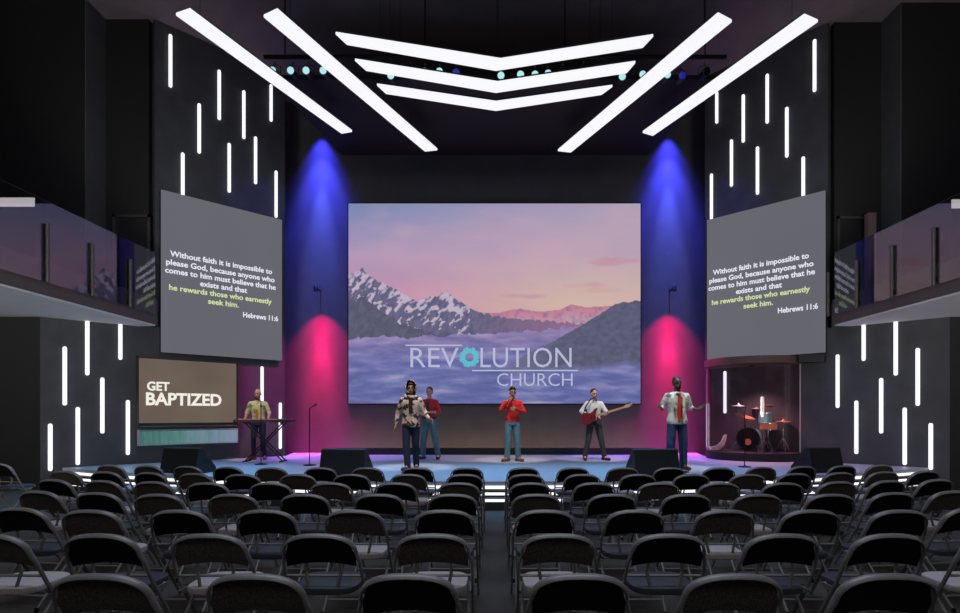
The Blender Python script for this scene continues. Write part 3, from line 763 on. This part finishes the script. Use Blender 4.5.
def person(label, px, D, height, rz, J, skin, top, topmat, legmat, shoemat, hair=None, hairmat=None, extras=None, curl=.6, bulk=1.0):
    """J holds joints facing -y in metres for a 1.75 m figure: elbows, wrists, hand directions, feet, knees"""
    k = height/1.75
    t = thing('person', label, 'person', ((px-VX)/F*D, D, ST), rz, None)
    g = lambda n, d: Vector(J.get(n, d))*k
    V = lambda *a: Vector(a)*k
    lean = Vector(J.get('lean', (0, 0)))       # torso offset at the shoulders
    hipc = g('hip', (0, 0, .93)); chest = V(lean[0], lean[1], 1.33)
    sh = {s: Vector((s*.168*k*bulk+lean[0]*k, lean[1]*k, 1.385*k)) for s in (-1, 1)}
    neck = V(lean[0]*1.05, lean[1]*1.1+.005, 1.50); hc = g('head', (lean[0]*1.1, lean[1]*1.2-.015, 1.635))
    el = {-1: g('elR', (-.25, .03, 1.14)), 1: g('elL', (.25, .03, 1.14))}
    wrp = {-1: g('wrR', (-.27, -.08, .90)), 1: g('wrL', (.27, -.08, .90))}
    hd = {-1: Vector(J.get('hdR', (0, -.2, -1))), 1: Vector(J.get('hdL', (0, -.2, -1)))}
    tn = {-1: Vector(J.get('tnR', (.6, -.8, 0))), 1: Vector(J.get('tnL', (-.6, -.8, 0)))}
    an = {-1: g('anR', (-.12, .03, .09)), 1: g('anL', (.12, .03, .09))}
    kn = {-1: g('knR', (-.11, -.02, .50)), 1: g('knL', (.11, -.02, .50))}
    toe = {-1: Vector(J.get('toeR', (-.25, -1, 0))).normalized(), 1: Vector(J.get('toeL', (.25, -1, 0))).normalized()}
    hp = {s: hipc+V(s*.088, 0, -.03) for s in (-1, 1)}
    tilt = Matrix.Rotation(J.get('nod', 0), 3, 'X') @ Matrix.Rotation(J.get('turn', 0), 3, 'Z')
    HP = lambda x, y, z: hc+tilt @ Vector((x, y, z))*k
    def torso(bm, gr=0, z0=.86, z1=1.47):
        rs = []
        prof = [(.86, .145, .105), (.93, .160, .112), (1.0, .146, .104), (1.08, .130, .096), (1.18, .142, .104), (1.28, .160, .114), (1.36, .155, .106), (1.42, .105, .082), (1.47, .062, .060)]
        for z, rx, ry in prof:
            if z < z0-.001 or z > z1+.001: continue
            f = (z-.93)/.5
            rs.append((hipc.x+(lean[0]*k-hipc.x)*max(0, f), hipc.y+(lean[1]*k-hipc.y)*max(0, f), z*k, (rx*bulk+gr)*k, (ry*bulk+gr)*k))
        loft(bm, rs)
    # body: one continuous surface
    bm = B(); torso(bm)
    capsule(bm, neck-V(0, 0, .05), hc-V(0, -.01, .06), .056*k, .052*k)
    ellipsoid(bm, HP(0, .012, .02), .074*k, .092*k, .098*k, tilt); ellipsoid(bm, HP(0, -.018, -.045), .055*k, .062*k, .066*k, tilt)
    capsule(bm, HP(0, -.082, .012), HP(0, -.104, -.024), .010*k, .015*k, 8)        # nose
    capsule(bm, HP(-.03, -.078, .032), HP(.03, -.078, .032), .013*k, .013*k, 8)    # brow
    capsule(bm, HP(-.016, -.080, -.062), HP(.016, -.080, -.062), .010*k, .010*k, 8)
    capsule(bm, HP(0, -.066, -.10), HP(0, -.07, -.095), .018*k, .018*k, 8)         # chin
    for s in (-1, 1):
        ellipsoid(bm, HP(s*.078, .012, -.008), .012*k, .02*k, .033*k, tilt, 8)
        capsule(bm, V(s*.03, 0, 1.425)+Vector((lean[0]*k, lean[1]*k, 0)), sh[s], .045*k, .052*k)
        capsule(bm, sh[s], el[s], .050*k, .038*k); capsule(bm, el[s], wrp[s], .038*k, .026*k)
        hand(bm, wrp[s], hd[s], tn[s], curl, k)
        capsule(bm, hp[s], kn[s], .082*k, .054*k); capsule(bm, kn[s], an[s], .052*k, .036*k)
        capsule(bm, an[s], an[s]+toe[s]*.12*k-Vector((0, 0, .045*k)), .036*k, .032*k)
    remeshed('body', bm, skin, t, .0085, 2)
    # trousers
    bm = B(); torso(bm, .012, .86, 1.0)
    for s in (-1, 1):
        lg = J.get('leg', 1.0)
        capsule(bm, hp[s], kn[s], .094*k, .068*k*lg); capsule(bm, kn[s], an[s]+V(0, 0, -.005), .068*k*lg, .058*k*lg)
    remeshed('trousers', bm, legmat, t, .012, 4)
    obj('belt', loft(B(), [(hipc.x, hipc.y, .985*k, .172*k*bulk, .122*k*bulk), (hipc.x, hipc.y, 1.015*k, .166*k*bulk, .118*k*bulk)]), M_vinyl, t, smooth=True)
    # top
    bm = B(); torso(bm, top.get('grow', .014), top.get('hem', .93), 1.47)
    for s in (-1, 1):
        capsule(bm, V(s*.035, 0, 1.42)+Vector((lean[0]*k, lean[1]*k, 0)), sh[s], .052*k, .062*k)
        e = sh[s].lerp(el[s], top.get('upper', 1.0)); capsule(bm, sh[s], e, (.062+top.get('grow', .014)*.3)*k, .052*k)
        if top.get('upper', 1) >= 1:
            capsule(bm, el[s], el[s].lerp(wrp[s], top.get('fore', .92)), .052*k, .040*k)
    remeshed(top.get('name', 'shirt'), bm, topmat, t, .012, 4)
    for s in (-1, 1):   # shoes
        bm = B(); a = an[s]; capsule(bm, a+V(0, 0, -.03), a+V(0, 0, .02), .050*k, .046*k)
        b = Vector((a.x, a.y, .035)); b0 = b-toe[s]*.06*k; b1 = b+toe[s]*.19*k; capsule(bm, b0, b1, .046*k, .042*k)
        for v in bm.verts: v.co.z = max(v.co.z, .0)
        remeshed('shoe', bm, shoemat, t, .009, 3)
    # eyes
    for s in (-1, 1):
        obj('eye', ellipsoid(B(), HP(s*.029, -.083, .010), .011*k, .007*k, .006*k, tilt, 8), mat('dark eye', (24, 18, 16), .2), t, smooth=True)
    obj('mouth', ellipsoid(B(), HP(0, -.090, -.062), .022*k, .006*k, .006*k, tilt, 8), mat('lips', (130, 66, 60), .5), t, smooth=True)
    if hair:
        bm = B()
        if hair == 'short':
            ellipsoid(bm, HP(0, .030, .050), .082*k, .092*k, .080*k, tilt); ellipsoid(bm, HP(0, .05, .0), .078*k, .07*k, .075*k, tilt)
        elif hair == 'quiff':
            ellipsoid(bm, HP(0, .030, .060), .082*k, .092*k, .082*k, tilt); ellipsoid(bm, HP(0, -.045, .105), .06*k, .045*k, .03*k, tilt); ellipsoid(bm, HP(0, .05, .0), .078*k, .07*k, .07*k, tilt)
        elif hair == 'buzz':
            ellipsoid(bm, HP(0, .030, .036), .076*k, .085*k, .086*k, tilt)
        elif hair == 'long':
            ellipsoid(bm, HP(0, .02, .03), .084*k, .094*k, .088*k, tilt)
            for s in (-1, 1): capsule(bm, HP(s*.066, -.01, .02), HP(s*.075, -.05, -.20), .03*k, .026*k)
        remeshed('hair', bm, hairmat, t, .010, 3)
    P_ = dict(t=t, k=k, HP=HP, hc=hc, sh=sh, el=el, wr=wrp, V=V, tilt=tilt, lean=lean, hip=hipc, bulk=bulk)
    if extras: extras(P_)
    return t, P_

SK = mat('light skin', (214, 168, 142), .6, var=.04, scale=30)
SK2 = mat('tan skin', (176, 126, 98), .6, var=.04, scale=30)
SK3 = mat('deep brown skin', (92, 60, 46), .55, var=.05, scale=30)
H_bl = mat('black hair', (18, 15, 14), .6, var=.2, scale=80); H_br = mat('grey brown hair', (92, 80, 72), .7, var=.2, scale=80)
denim = mat('blue denim', (44, 66, 112), .85, var=.25, scale=18); denim_d = mat('dark denim', (20, 26, 46), .85, var=.25, scale=18)
teal_t = mat('washed teal denim', (86, 122, 134), .85, var=.15, scale=18)
brown_l = mat('brown leather', (128, 66, 40), .5, var=.1); black_l = mat('dark leather', (52, 28, 26), .45)

# keyboard player
def kb_extra(q):
    k = q['k']; V = q['V']; l = q['lean']
    c = lambda z, y: Vector((l[0]*k, y*k, z*k))
    obj('necktie', prism(B(), [(-.022*k, -.150, 1.40*k), (.022*k, -.150, 1.40*k), (.035*k, -.150, 1.06*k), (0, -.150, 1.0*k), (-.035*k, -.150, 1.06*k)], (0, .05, 0)), mat('orange brown tie', (170, 96, 50), .7), q['t'])
    bm = B(); ellipsoid(bm, q['HP'](0, -.045, -.085), .055*k, .05*k, .04*k, q['tilt']); obj('beard', bm, mat('short beard', (92, 70, 52), .8), q['t'], smooth=True)
person('bald bearded man in fitted patterned shirt playing the keyboard', 258.5, 13.50, 1.70, .12,
       dict(lean=(0, -.05), elR=(-.27, -.02, 1.16), elL=(.27, -.03, 1.16), wrR=(-.25, -.24, .99), wrL=(.30, -.26, .985), hdR=(0, -1, -.15), hdL=(.2, -1, -.15), tnR=(1, 0, 0), tnL=(-1, 0, 0),
            anR=(-.13, .05, .09), anL=(.14, .03, .09), nod=.12, leg=.95),
       SK2, dict(grow=.010, hem=1.0, upper=1.0, fore=.1), two_tone('olive patterned shirt', (196, 184, 122), (112, 116, 84), 9, .52, .6), denim_d, brown_l, extras=kb_extra, bulk=1.03)

# hooded woman at the front of the stage
def hood_extra(q):
    k = q['k']; HP = q['HP']
    bm = B(); n = 22; rings = []
    # open hood: thick shell round the head, open to the face
    for i in range(9):
        a = -.15+i/8*1.0    # 0 front edge .. 1 back
        y = -.085+.20*i/8; r = .122 if i < 5 else .122-.07*((i-4)/4)**1.6
        rings.append([HP(r*math.cos(b)*(.92), y+.012, .03+ (r+.02)*math.sin(b)) for b in [math.radians(-70+320*j/n) for j in range(n+1)]])
    vs = [[bm.verts.new(p) for p in r] for r in rings]
    for a, b in zip(vs, vs[1:]):
        for j in range(n): bm.faces.new((a[j], a[j+1], b[j+1], b[j]))
    o = obj('hood', bm, camo, q['t'], smooth=True); m = o.modifiers.new('solid', 'SOLIDIFY'); m.thickness = .02
    obj('hair_fringe', ellipsoid(ellipsoid(B(), HP(.0, .0, .075), .085*k, .085*k, .05*k), HP(0, -.035, .075), .068*k, .05*k, .035*k), H_bl, q['t'], smooth=True)
    l = q['lean']
    bm = B(); torus = [(Vector((.115*math.cos(a), -.01+.10*math.sin(a), 1.475+.02*math.sin(a)))*k) for a in [2*PI*j/16 for j in range(17)]]
    tube(bm, torus, .034, 8); obj('hood_collar', bm, camo, q['t'], smooth=True)
    obj('undershirt', prism(B(), [Vector((-.04, -.155, 1.43))*k, Vector((.04, -.155, 1.43))*k, Vector((.035, -.150, 1.12))*k, Vector((-.035, -.150, 1.12))*k], (0, .06, 0)), mat('dark maroon shirt', (46, 16, 18), .8), q['t'])
camo = two_tone('cream and dark brown patterned jacket', (206, 176, 154), (52, 32, 28), 11, .50, .56)
person('woman in a hooded cream and brown patterned jacket walking downstage', 411, 11.05, 1.72, .10,
       dict(lean=(.0, 0), elR=(-.26, .05, 1.14), elL=(.27, .0, 1.16), wrR=(-.30, .0, .90), wrL=(.36, -.14, 1.02), hdR=(-.1, 0, -1), hdL=(.6, -.4, -.5), tnR=(0, -1, 0), tnL=(0, -.4, 1),
            anR=(-.06, -.12, .09), anL=(.10, .14, .09), knR=(-.09, -.08, .50), knL=(.09, .02, .49), toeR=(-.5, -1, 0), toeL=(.1, -1, 0), leg=1.1),
       SK2, dict(name='jacket', grow=.035, hem=.86, fore=.85), camo, denim_d, mat('black and white shoe', (60, 58, 58), .5), 'long', H_bl, hood_extra, bulk=.98)

# musician behind her
def vest_extra(q):
    k = q['k']; l = q['lean']
    bm = B()
    loft(bm, [(l[0]*k, l[1]*k, z*k, rx*k, ry*k) for z, rx, ry in ((1.02, .10, .128), (1.2, .105, .134), (1.4, .085, .128))])
    obj('waistcoat', bm, mat('charcoal waistcoat', (58, 50, 54), .8), q['t'], smooth=True)
person('man in red shirt and grey waistcoat standing behind the hooded woman', 429.5, 13.7, 1.76, -.25,
       dict(lean=(0, 0), elR=(-.25, -.02, 1.14), elL=(.26, .0, 1.14), wrR=(-.10, -.26, 1.10), wrL=(.06, -.27, 1.14), hdR=(.8, -.4, 0), hdL=(-.9, -.3, 0), tnR=(0, 0, 1), tnL=(0, 0, 1),
            anR=(-.18, .02, .09), anL=(.21, .04, .09), knR=(-.14, -.04, .5), knL=(.16, -.03, .5), nod=.1, leg=1.15),
       SK, dict(grow=.015, hem=1.0, upper=1.0, fore=.3), mat('red shirt', (190, 44, 48), .8, var=.1), teal_t, black_l, 'short', H_br, vest_extra)

# singer in red
def singer_extra(q):
    k = q['k']; w_ = q['wr'][-1]; m = q['HP'](-.015, -.13, -.07)
    bm = B(); a = m+Vector((-.11, -.05, -.05)); tube(bm, [a, m+(a-m)*.2], [.012, .016], 8); ellipsoid(bm, m, .026, .026, .026, None, 10)
    obj('handheld_microphone', bm, M_mic, q['t'], smooth=True)
    obj('wristwatch', lathe(B(), [(.037, -.012), (.040, 0), (.037, .012)], q['wr'][1]), M_blackmet, q['t'], smooth=True)
redm = mat('bright red sweater', (206, 40, 38), .85, var=.1, scale=15)
person('singer in red sweater holding a microphone to his mouth', 512.5, 13.05, 1.72, .15,
       dict(lean=(0, 0), elR=(-.30, -.09, 1.21), elL=(.28, -.06, 1.16), wrR=(-.14, -.20, 1.43), wrL=(.04, -.24, 1.24), hdR=(.55, -.15, .8), hdL=(-1, -.1, .05), tnR=(.2, -.6, .2), tnL=(0, 0, 1),
            anR=(-.13, -.0, .09), anL=(.14, .02, .09), toeR=(-.9, -1, 0), toeL=(.4, -1, 0), leg=1.15, nod=.08),
       SK2, dict(name='sweater', grow=.020, hem=.93, fore=.85), redm, teal_t, brown_l, 'quiff', H_bl, singer_extra, curl=.9)

# guitarist in white
def bow_extra(q):
    k = q['k']; c = Vector((q['lean'][0]*k, q['lean'][1]*k-.118*k, 1.465*k))
    bm = B()
    for s in (-1, 1): prism(bm, [c+Vector((s*.006, 0, .008)), c+Vector((s*.05, 0, .024)), c+Vector((s*.05, 0, -.024)), c+Vector((s*.006, 0, -.008))], (0, -.015, 0))
    obj('bow_tie', bm, M_vinyl, q['t'])
GD, GH = 13.35, 1.70
gp, gq = person('guitarist in white shirt and black bow tie playing a red bass', 594, GD, GH, 0,
       dict(lean=(0, 0), elR=(-.31, .02, 1.20), elL=(.30, -.06, 1.17), wrR=(-.10, -.23, 1.05), wrL=(.21, -.27, 1.12), hdR=(.9, -.05, -.1), hdL=(.35, -.2, .3), tnR=(0, -.1, 1), tnL=(-.6, 0, .6),
            anR=(-.22, .02, .09), anL=(.26, .03, .09), knR=(-.15, -.04, .5), knL=(.17, -.04, .5), toeR=(-.1, -1, 0), toeL=(.5, -1, 0), nod=.18, turn=.2, leg=1.08),
       SK, dict(grow=.02, hem=.95, fore=.8), mat('white dress shirt', (226, 226, 222), .8, var=.03), mat('charcoal trousers', (58, 56, 58), .85, var=.1), black_l, 'short', mat('dark brown hair', (62, 42, 32), .7), bow_extra, curl=1.0)
gl = gp.location
gt = thing('bass_guitar', 'red electric bass guitar held by the man in white', 'guitar', gl+Vector((-.10, -.225, 1.03)), 0)
Rg = Matrix.Rotation(-math.radians(17), 3, 'Y')      # neck rises to the right
def gpoly(pts, y0, y1, name, m, bev=0):
    return obj(name, prism(B(), [Rg @ Vector((x, y0, z)) for x, z in pts], Rg @ Vector((0, y1-y0, 0))), m, gt, bevel=bev)
bodyp = [(-.24,.03),(-.225,.10),(-.16,.145),(-.08,.13),(-.01,.10),(.06,.115),(.13,.165),(.19,.175),(.20,.15),(.15,.10),(.13,.045),(.14,-.03),(.17,-.07),(.19,-.11),(.16,-.125),(.09,-.11),(.0,-.105),(-.08,-.135),(-.16,-.15),(-.22,-.11),(-.245,-.04)]
gpoly(bodyp, -.022, .022, 'body', mat('red lacquer', (122, 14, 24), .5), .006)
gpoly([(-.10,.05),(.0,.06),(.10,.11),(.12,.04),(.12,-.04),(.06,-.08),(-.06,-.07)], -.028, -.022, 'pickguard', mat('tortoise pickguard', (120, 30, 36), .4))
gpoly([(.10,.028),(.80,.020),(.80,-.020),(.10,-.028)], -.036, -.012, 'neck', mat('maple neck', (196, 156, 110), .4))
gpoly([(.80,.022),(.86,.05),(.99,.045),(1.0,.01),(.90,-.032),(.80,-.022)], -.034, -.016, 'headstock', mat('pale maple headstock', (208, 176, 134), .4))
for x in (-.02, .05): gpoly([(x,.03),(x+.02,.03),(x+.02,-.03),(x,-.03)], -.036, -.022, 'pickup', M_vinyl)
gpoly([(-.14,.03),(-.11,.03),(-.11,-.03),(-.14,-.03)], -.034, -.022, 'bridge', M_steel)
for i in range(4): obj('tuning_peg', lathe(B(), [(.010, -.02), (.012, 0), (.010, .02)], Rg @ Vector((.87+.03*i, -.025, .058))), M_steel, gt)
bm = B(); tube(bm, [Rg @ Vector((-.23, .0, .02)), (-.13, .02, .25), (-.01, .05, .42), (.13, .16, .47), (.20, .33, .38), (.2, .36, .2), (.16, .12, .14), Rg @ Vector((.19, 0, .16))], .014, 6, r2=.004); obj('strap', bm, M_vinyl, gt, smooth=True)

# speaker at right with open arms
def coat_extra(q):
    k = q['k']
    for s in (-1, 1):
        obj('lapel', prism(B(), [Vector((s*.035, -.146, 1.45))*k, Vector((s*.085, -.150, 1.42))*k, Vector((s*.10, -.168, 1.15))*k, Vector((s*.055, -.168, 1.0))*k], (0, .04, 0)), coatm, q['t'])
    obj('undershirt', loft(B(), [(0, -.0, z*k, rx*k, ry*k) for z, rx, ry in ((.90, .070, .160), (1.15, .070, .162), (1.35, .066, .164), (1.44, .055, .135))]), redm, q['t'], smooth=True)
    bm = B(); ellipsoid(bm, q['HP'](0, -.042, -.088), .052*k, .048*k, .036*k, q['tilt']); obj('beard', bm, H_bl, q['t'], smooth=True)
coatm = two_tone('white and grey patterned overshirt', (214, 210, 194), (116, 120, 108), 8, .56, .64)
person('man in open white patterned overshirt and red tee, arms open, at right', 677, 11.05, 1.83, .0,
       dict(lean=(0, 0), elR=(-.28, .04, 1.17), elL=(.27, .04, 1.17), wrR=(-.33, -.17, 1.13), wrL=(.33, -.17, 1.13), hdR=(-.55, -.5, .45), hdL=(.55, -.5, .45), tnR=(-.1, .3, 1), tnL=(.1, .3, 1),
            anR=(-.14, .02, .09), anL=(.13, .04, .09), knR=(-.13, -.05, .5), knL=(.11, -.02, .5), leg=1.25, turn=.15),
       SK3, dict(name='overshirt', grow=.030, hem=.86, fore=.35), coatm, mat('deep blue denim', (34, 50, 88), .85, var=.25, scale=18), black_l, 'short', H_bl, coat_extra, curl=.3, bulk=1.04)

# ------------------------------------------------------------ drum booth
bc = Vector((6.42, 13.93, 0)); R0 = 1.10
def half(r, n=28):     # half circle standing out from the right wall
    pts = []
    for i in range(n+1):
        a = math.radians(135)+PI*i/n
        pts.append(Vector((bc.x+r*math.cos(a), bc.y+r*math.sin(a), 0)))
    return pts
PT = .62
t = thing('drum_riser', 'dark half-round drum riser against the right wall', 'platform', (bc.x, bc.y, ST))
lo = Vector((bc.x, bc.y, ST))
obj('riser_body', prism(B(), [p+Vector((0, 0, ST))-lo for p in half(R0)], (0, 0, PT-ST-.015)), M_black, t)
obj('riser_top', prism(B(), [p+Vector((0, 0, PT-.015))-lo for p in half(R0-.01)], (0, 0, .015)), mat('dull purple riser carpet', (96, 72, 84), .8, var=.1, scale=30), t)
t = thing('booth_canopy', 'brown half-round canopy over the drum booth', 'canopy', (bc.x, bc.y, 2.68)); lo = Vector((bc.x, bc.y, 2.68))
obj('canopy_board', prism(B(), [p+Vector((0, 0, 2.70))-lo for p in half(R0+.04)], (0, 0, .17)), mat('umber canopy', (84, 62, 56), .7), t)
a, b = wall_pt(1, wallD(826), 2.70, 0), wall_pt(1, wallD(806), 2.70, 0); nv = Vector((-.7071, -.7071, 0))
obj('canopy_ledge', prism(B(), [a-lo, b-lo, b+nv*.5-lo, a+nv*.12-lo], (0, 0, .17)), M_black, t)
t = thing('drum_shield', 'curved clear glass shield around the drums', 'screen', (bc.x, bc.y, PT)); lo = Vector((bc.x, bc.y, PT))
out_, in_ = half(R0-.03), half(R0-.042); pts = out_+in_[::-1]
bm = B(); n = len(out_); hh = 2.70-PT
vo = [[bm.verts.new(p+Vector((0, 0, PT+z))-lo) for p in out_] for z in (0, hh)]; vi = [[bm.verts.new(p+Vector((0, 0, PT+z))-lo) for p in in_] for z in (0, hh)]
for i in range(n-1):
    bm.faces.new((vo[0][i], vo[0][i+1], vo[1][i+1], vo[1][i])); bm.faces.new((vi[0][i], vi[1][i], vi[1][i+1], vi[0][i+1]))
obj('glass_pane', bm, M_boothglass, t, smooth=True)
for i in (3, len(out_)-1):
    p = out_[i]; obj('edge_strip', box(B(), p.x-bc.x-.012, p.x-bc.x+.012, p.y-bc.y-.012, p.y-bc.y+.012, 0, hh), mat('pale glass edge', (170, 160, 170), .3), t)

t = thing('added_booth_lamp', 'added small black downlight under the booth canopy above the drums', 'light', (6.1, 13.35, 2.66))  # lamp added to brighten the booth interior
obj('housing', lathe(B(), [(.05, .02), (.06, .02), (.06, -.03), (.05, -.03)]), M_lamp, t)
spot('added_booth_fill', (6.1, 13.35, 2.60), (6.15, 13.35, .6), 250, (1, .48, .52), 100, .9, .05)
M_teal = mat('teal drum shell', (84, 150, 150), .3, coat=.5, var=.15, scale=12); M_chrome = mat('chrome', (200, 200, 205), .2, .95)
M_brass = mat('copper toned cymbal', (206, 140, 96), .35, .6, var=.05); M_head = mat('drum skin', (222, 214, 200), .6)
M_dhead = mat('black drum skin', (16, 15, 18), .4)
# bass drum
bd = P(748, 438.5, 13.25); ax = Vector((.55, .80, 0)).normalized()
Q = Matrix((ax.cross(Vector((0, 0, 1))).normalized(), Vector((0, 0, 1)), ax)).transposed()
t = thing('bass_drum', 'teal bass drum with black front skin and orange dot', 'drum', (bd.x, bd.y, PT))
c = Vector((0, 0, bd.z-PT))
obj('shell', lathe(B(), [(.245, .0), (.245, .40)], c, Q, 28), M_teal, t, smooth=True)
obj('drum_head', lathe(B(), [(.240, -.012), (.240, -.002)], c, Q, 28), M_dhead, t)
for z in (-.015, .385): 
    bm = B(); lathe(bm, [(.25, z), (.262, z+.003), (.262, z+.03), (.25, z+.033)], c, Q, 28); obj('hoop', bm, M_blackmet if z < 0 else M_chrome, t, smooth=True)
cc = c+Q @ Vector((0, -.08, -.0)); 
obj('emblem', lathe(B(), [(.075, -.018), (.075, -.012)], cc+Q @ Vector((0, 0, -.004)), Q, 20), mat('orange emblem', (206, 120, 76), .5), t)
obj('hoop_front_skin', lathe(B(), [(.238, -.0145), (.238, -.0135)], c, Q, 28), M_dhead, t)
for s in (-1, 1): obj('spur', tube(B(), [c+Q @ Vector((s*.24, -.05, .12)), Vector((Q @ Vector((s*.33, 0, .0)))) + Vector((0, 0, .01))], .009, 6), M_chrome, t)
for i in range(8):
    a = 2*PI*i/8+.2; obj('lug', tube(B(), [c+Q @ Vector((.25*math.cos(a), .25*math.sin(a), .12)), c+Q @ Vector((.25*math.cos(a), .25*math.sin(a), .28))], .011, 6), M_chrome, t)
def drum(name, label, px, py, D, r, h, shell, legs=True, mount=None):
    p = P(px, py, D); t = thing(name, label, 'drum', (p.x, p.y, PT), 0, None); z = p.z-PT
    obj('shell', lathe(B(), [(r, z-h/2), (r, z+h/2)]), shell, t, smooth=True)
    obj('drum_head', lathe(B(), [(r*.98, z+h/2), (r*.98, z+h/2+.006)]), M_head, t)
    for q in (z-h/2, z+h/2-.014): obj('hoop', lathe(B(), [(r+.002, q), (r+.012, q+.002), (r+.012, q+.016), (r+.002, q+.018)]), M_chrome, t, smooth=True)
    if legs:
        obj('stand_pole', tube(B(), [(0, 0, .18), (0, 0, z-h/2)], .012, 8), M_chrome, t)
        for k in range(3):
            a = 2*PI*k/3+.5; obj('leg', tube(B(), [(0, 0, .28), (.22*math.cos(a), .22*math.sin(a), .01)], .008, 6), M_chrome, t)
    return t
drum('tom_drum', 'small teal tom drum above the bass drum', 765, 418, 13.45, .14, .26, M_teal)
drum('snare_drum', 'orange wooden snare drum right of the bass drum', 768.5, 426.5, 13.15, .185, .16, mat('orange maple shell', (214, 150, 100), .4))
def cymbal(label, px, py, D, r, tilt, m):
    p = P(px, py, D); t = thing('cymbal_stand', label, 'cymbal', (p.x, p.y, PT), 0, 'cymbals on stands'); z = p.z-PT
    Rt = Matrix.Rotation(tilt[1], 3, 'Y') @ Matrix.Rotation(tilt[0], 3, 'X')
    obj('cymbal', lathe(B(), [(r, -.012), (r*.6, -.001), (r*.25, .006), (r*.16, .026), (.01, .034), (.01, .030), (r*.15, .020), (r*.25, .0), (r, -.016)][:5][::-1]+[], (0, 0, z), Rt, 32), m, t, smooth=True)
    obj('stand_pole', tube(B(), [(0, 0, .10), (0, 0, z+.05)], .010, 8), M_chrome, t)
    for k in range(3):
        a = 2*PI*k/3+.3; obj('leg', tube(B(), [(0, 0, .34), (.2*math.cos(a), .2*math.sin(a), .01)], .008, 6), M_chrome, t)
    obj('wing_nut', lathe(B(), [(.012, z+.045), (.015, z+.06), (.006, z+.07)]), M_chrome, t)
M_hat = mat('silver cymbal', (196, 176, 176), .35, .6)
cymbal('flat silver cymbal, leftmost of the drum kit', 739, 405.5, 13.55, .17, (.05, .0), M_hat)
cymbal('large tilted copper cymbal above the bass drum', 745, 416, 13.6, .24, (.25, .18), M_brass)
cymbal('small silver cymbal in the middle of the kit', 756.5, 408.3, 13.85, .11, (.05, .0), M_hat)
cymbal('raised copper cymbal, highest of the drum kit', 771, 404.3, 13.75, .17, (.06, -.05), M_brass)
cymbal('low copper cymbal, rightmost of the drum kit', 783.5, 421, 13.25, .165, (.05, 0), M_brass)
# white curved panel on the riser
p0 = P(706.5, 453, 13.85)
bm = B(); prof = [(0,0),(.16,.03),(.30,.12),(.39,.30),(.46,.31),(.45,.18),(.38,.02),(.26,-.07),(.10,-.085),(.0,-.06)]
w_ = [Vector((.06+x*.95, -.0+x*.1, z+.09)) for x, z in prof]
t = thing('curved_panel', 'small white curved swoosh-shaped panel at the left end of the drum riser', 'panel', (p0.x+.02, p0.y-.02, PT))
obj('panel_body', prism(bm, w_, (0, .05, 0)), mat('white gloss panel', (250, 244, 246), .3), t, bevel=.008)
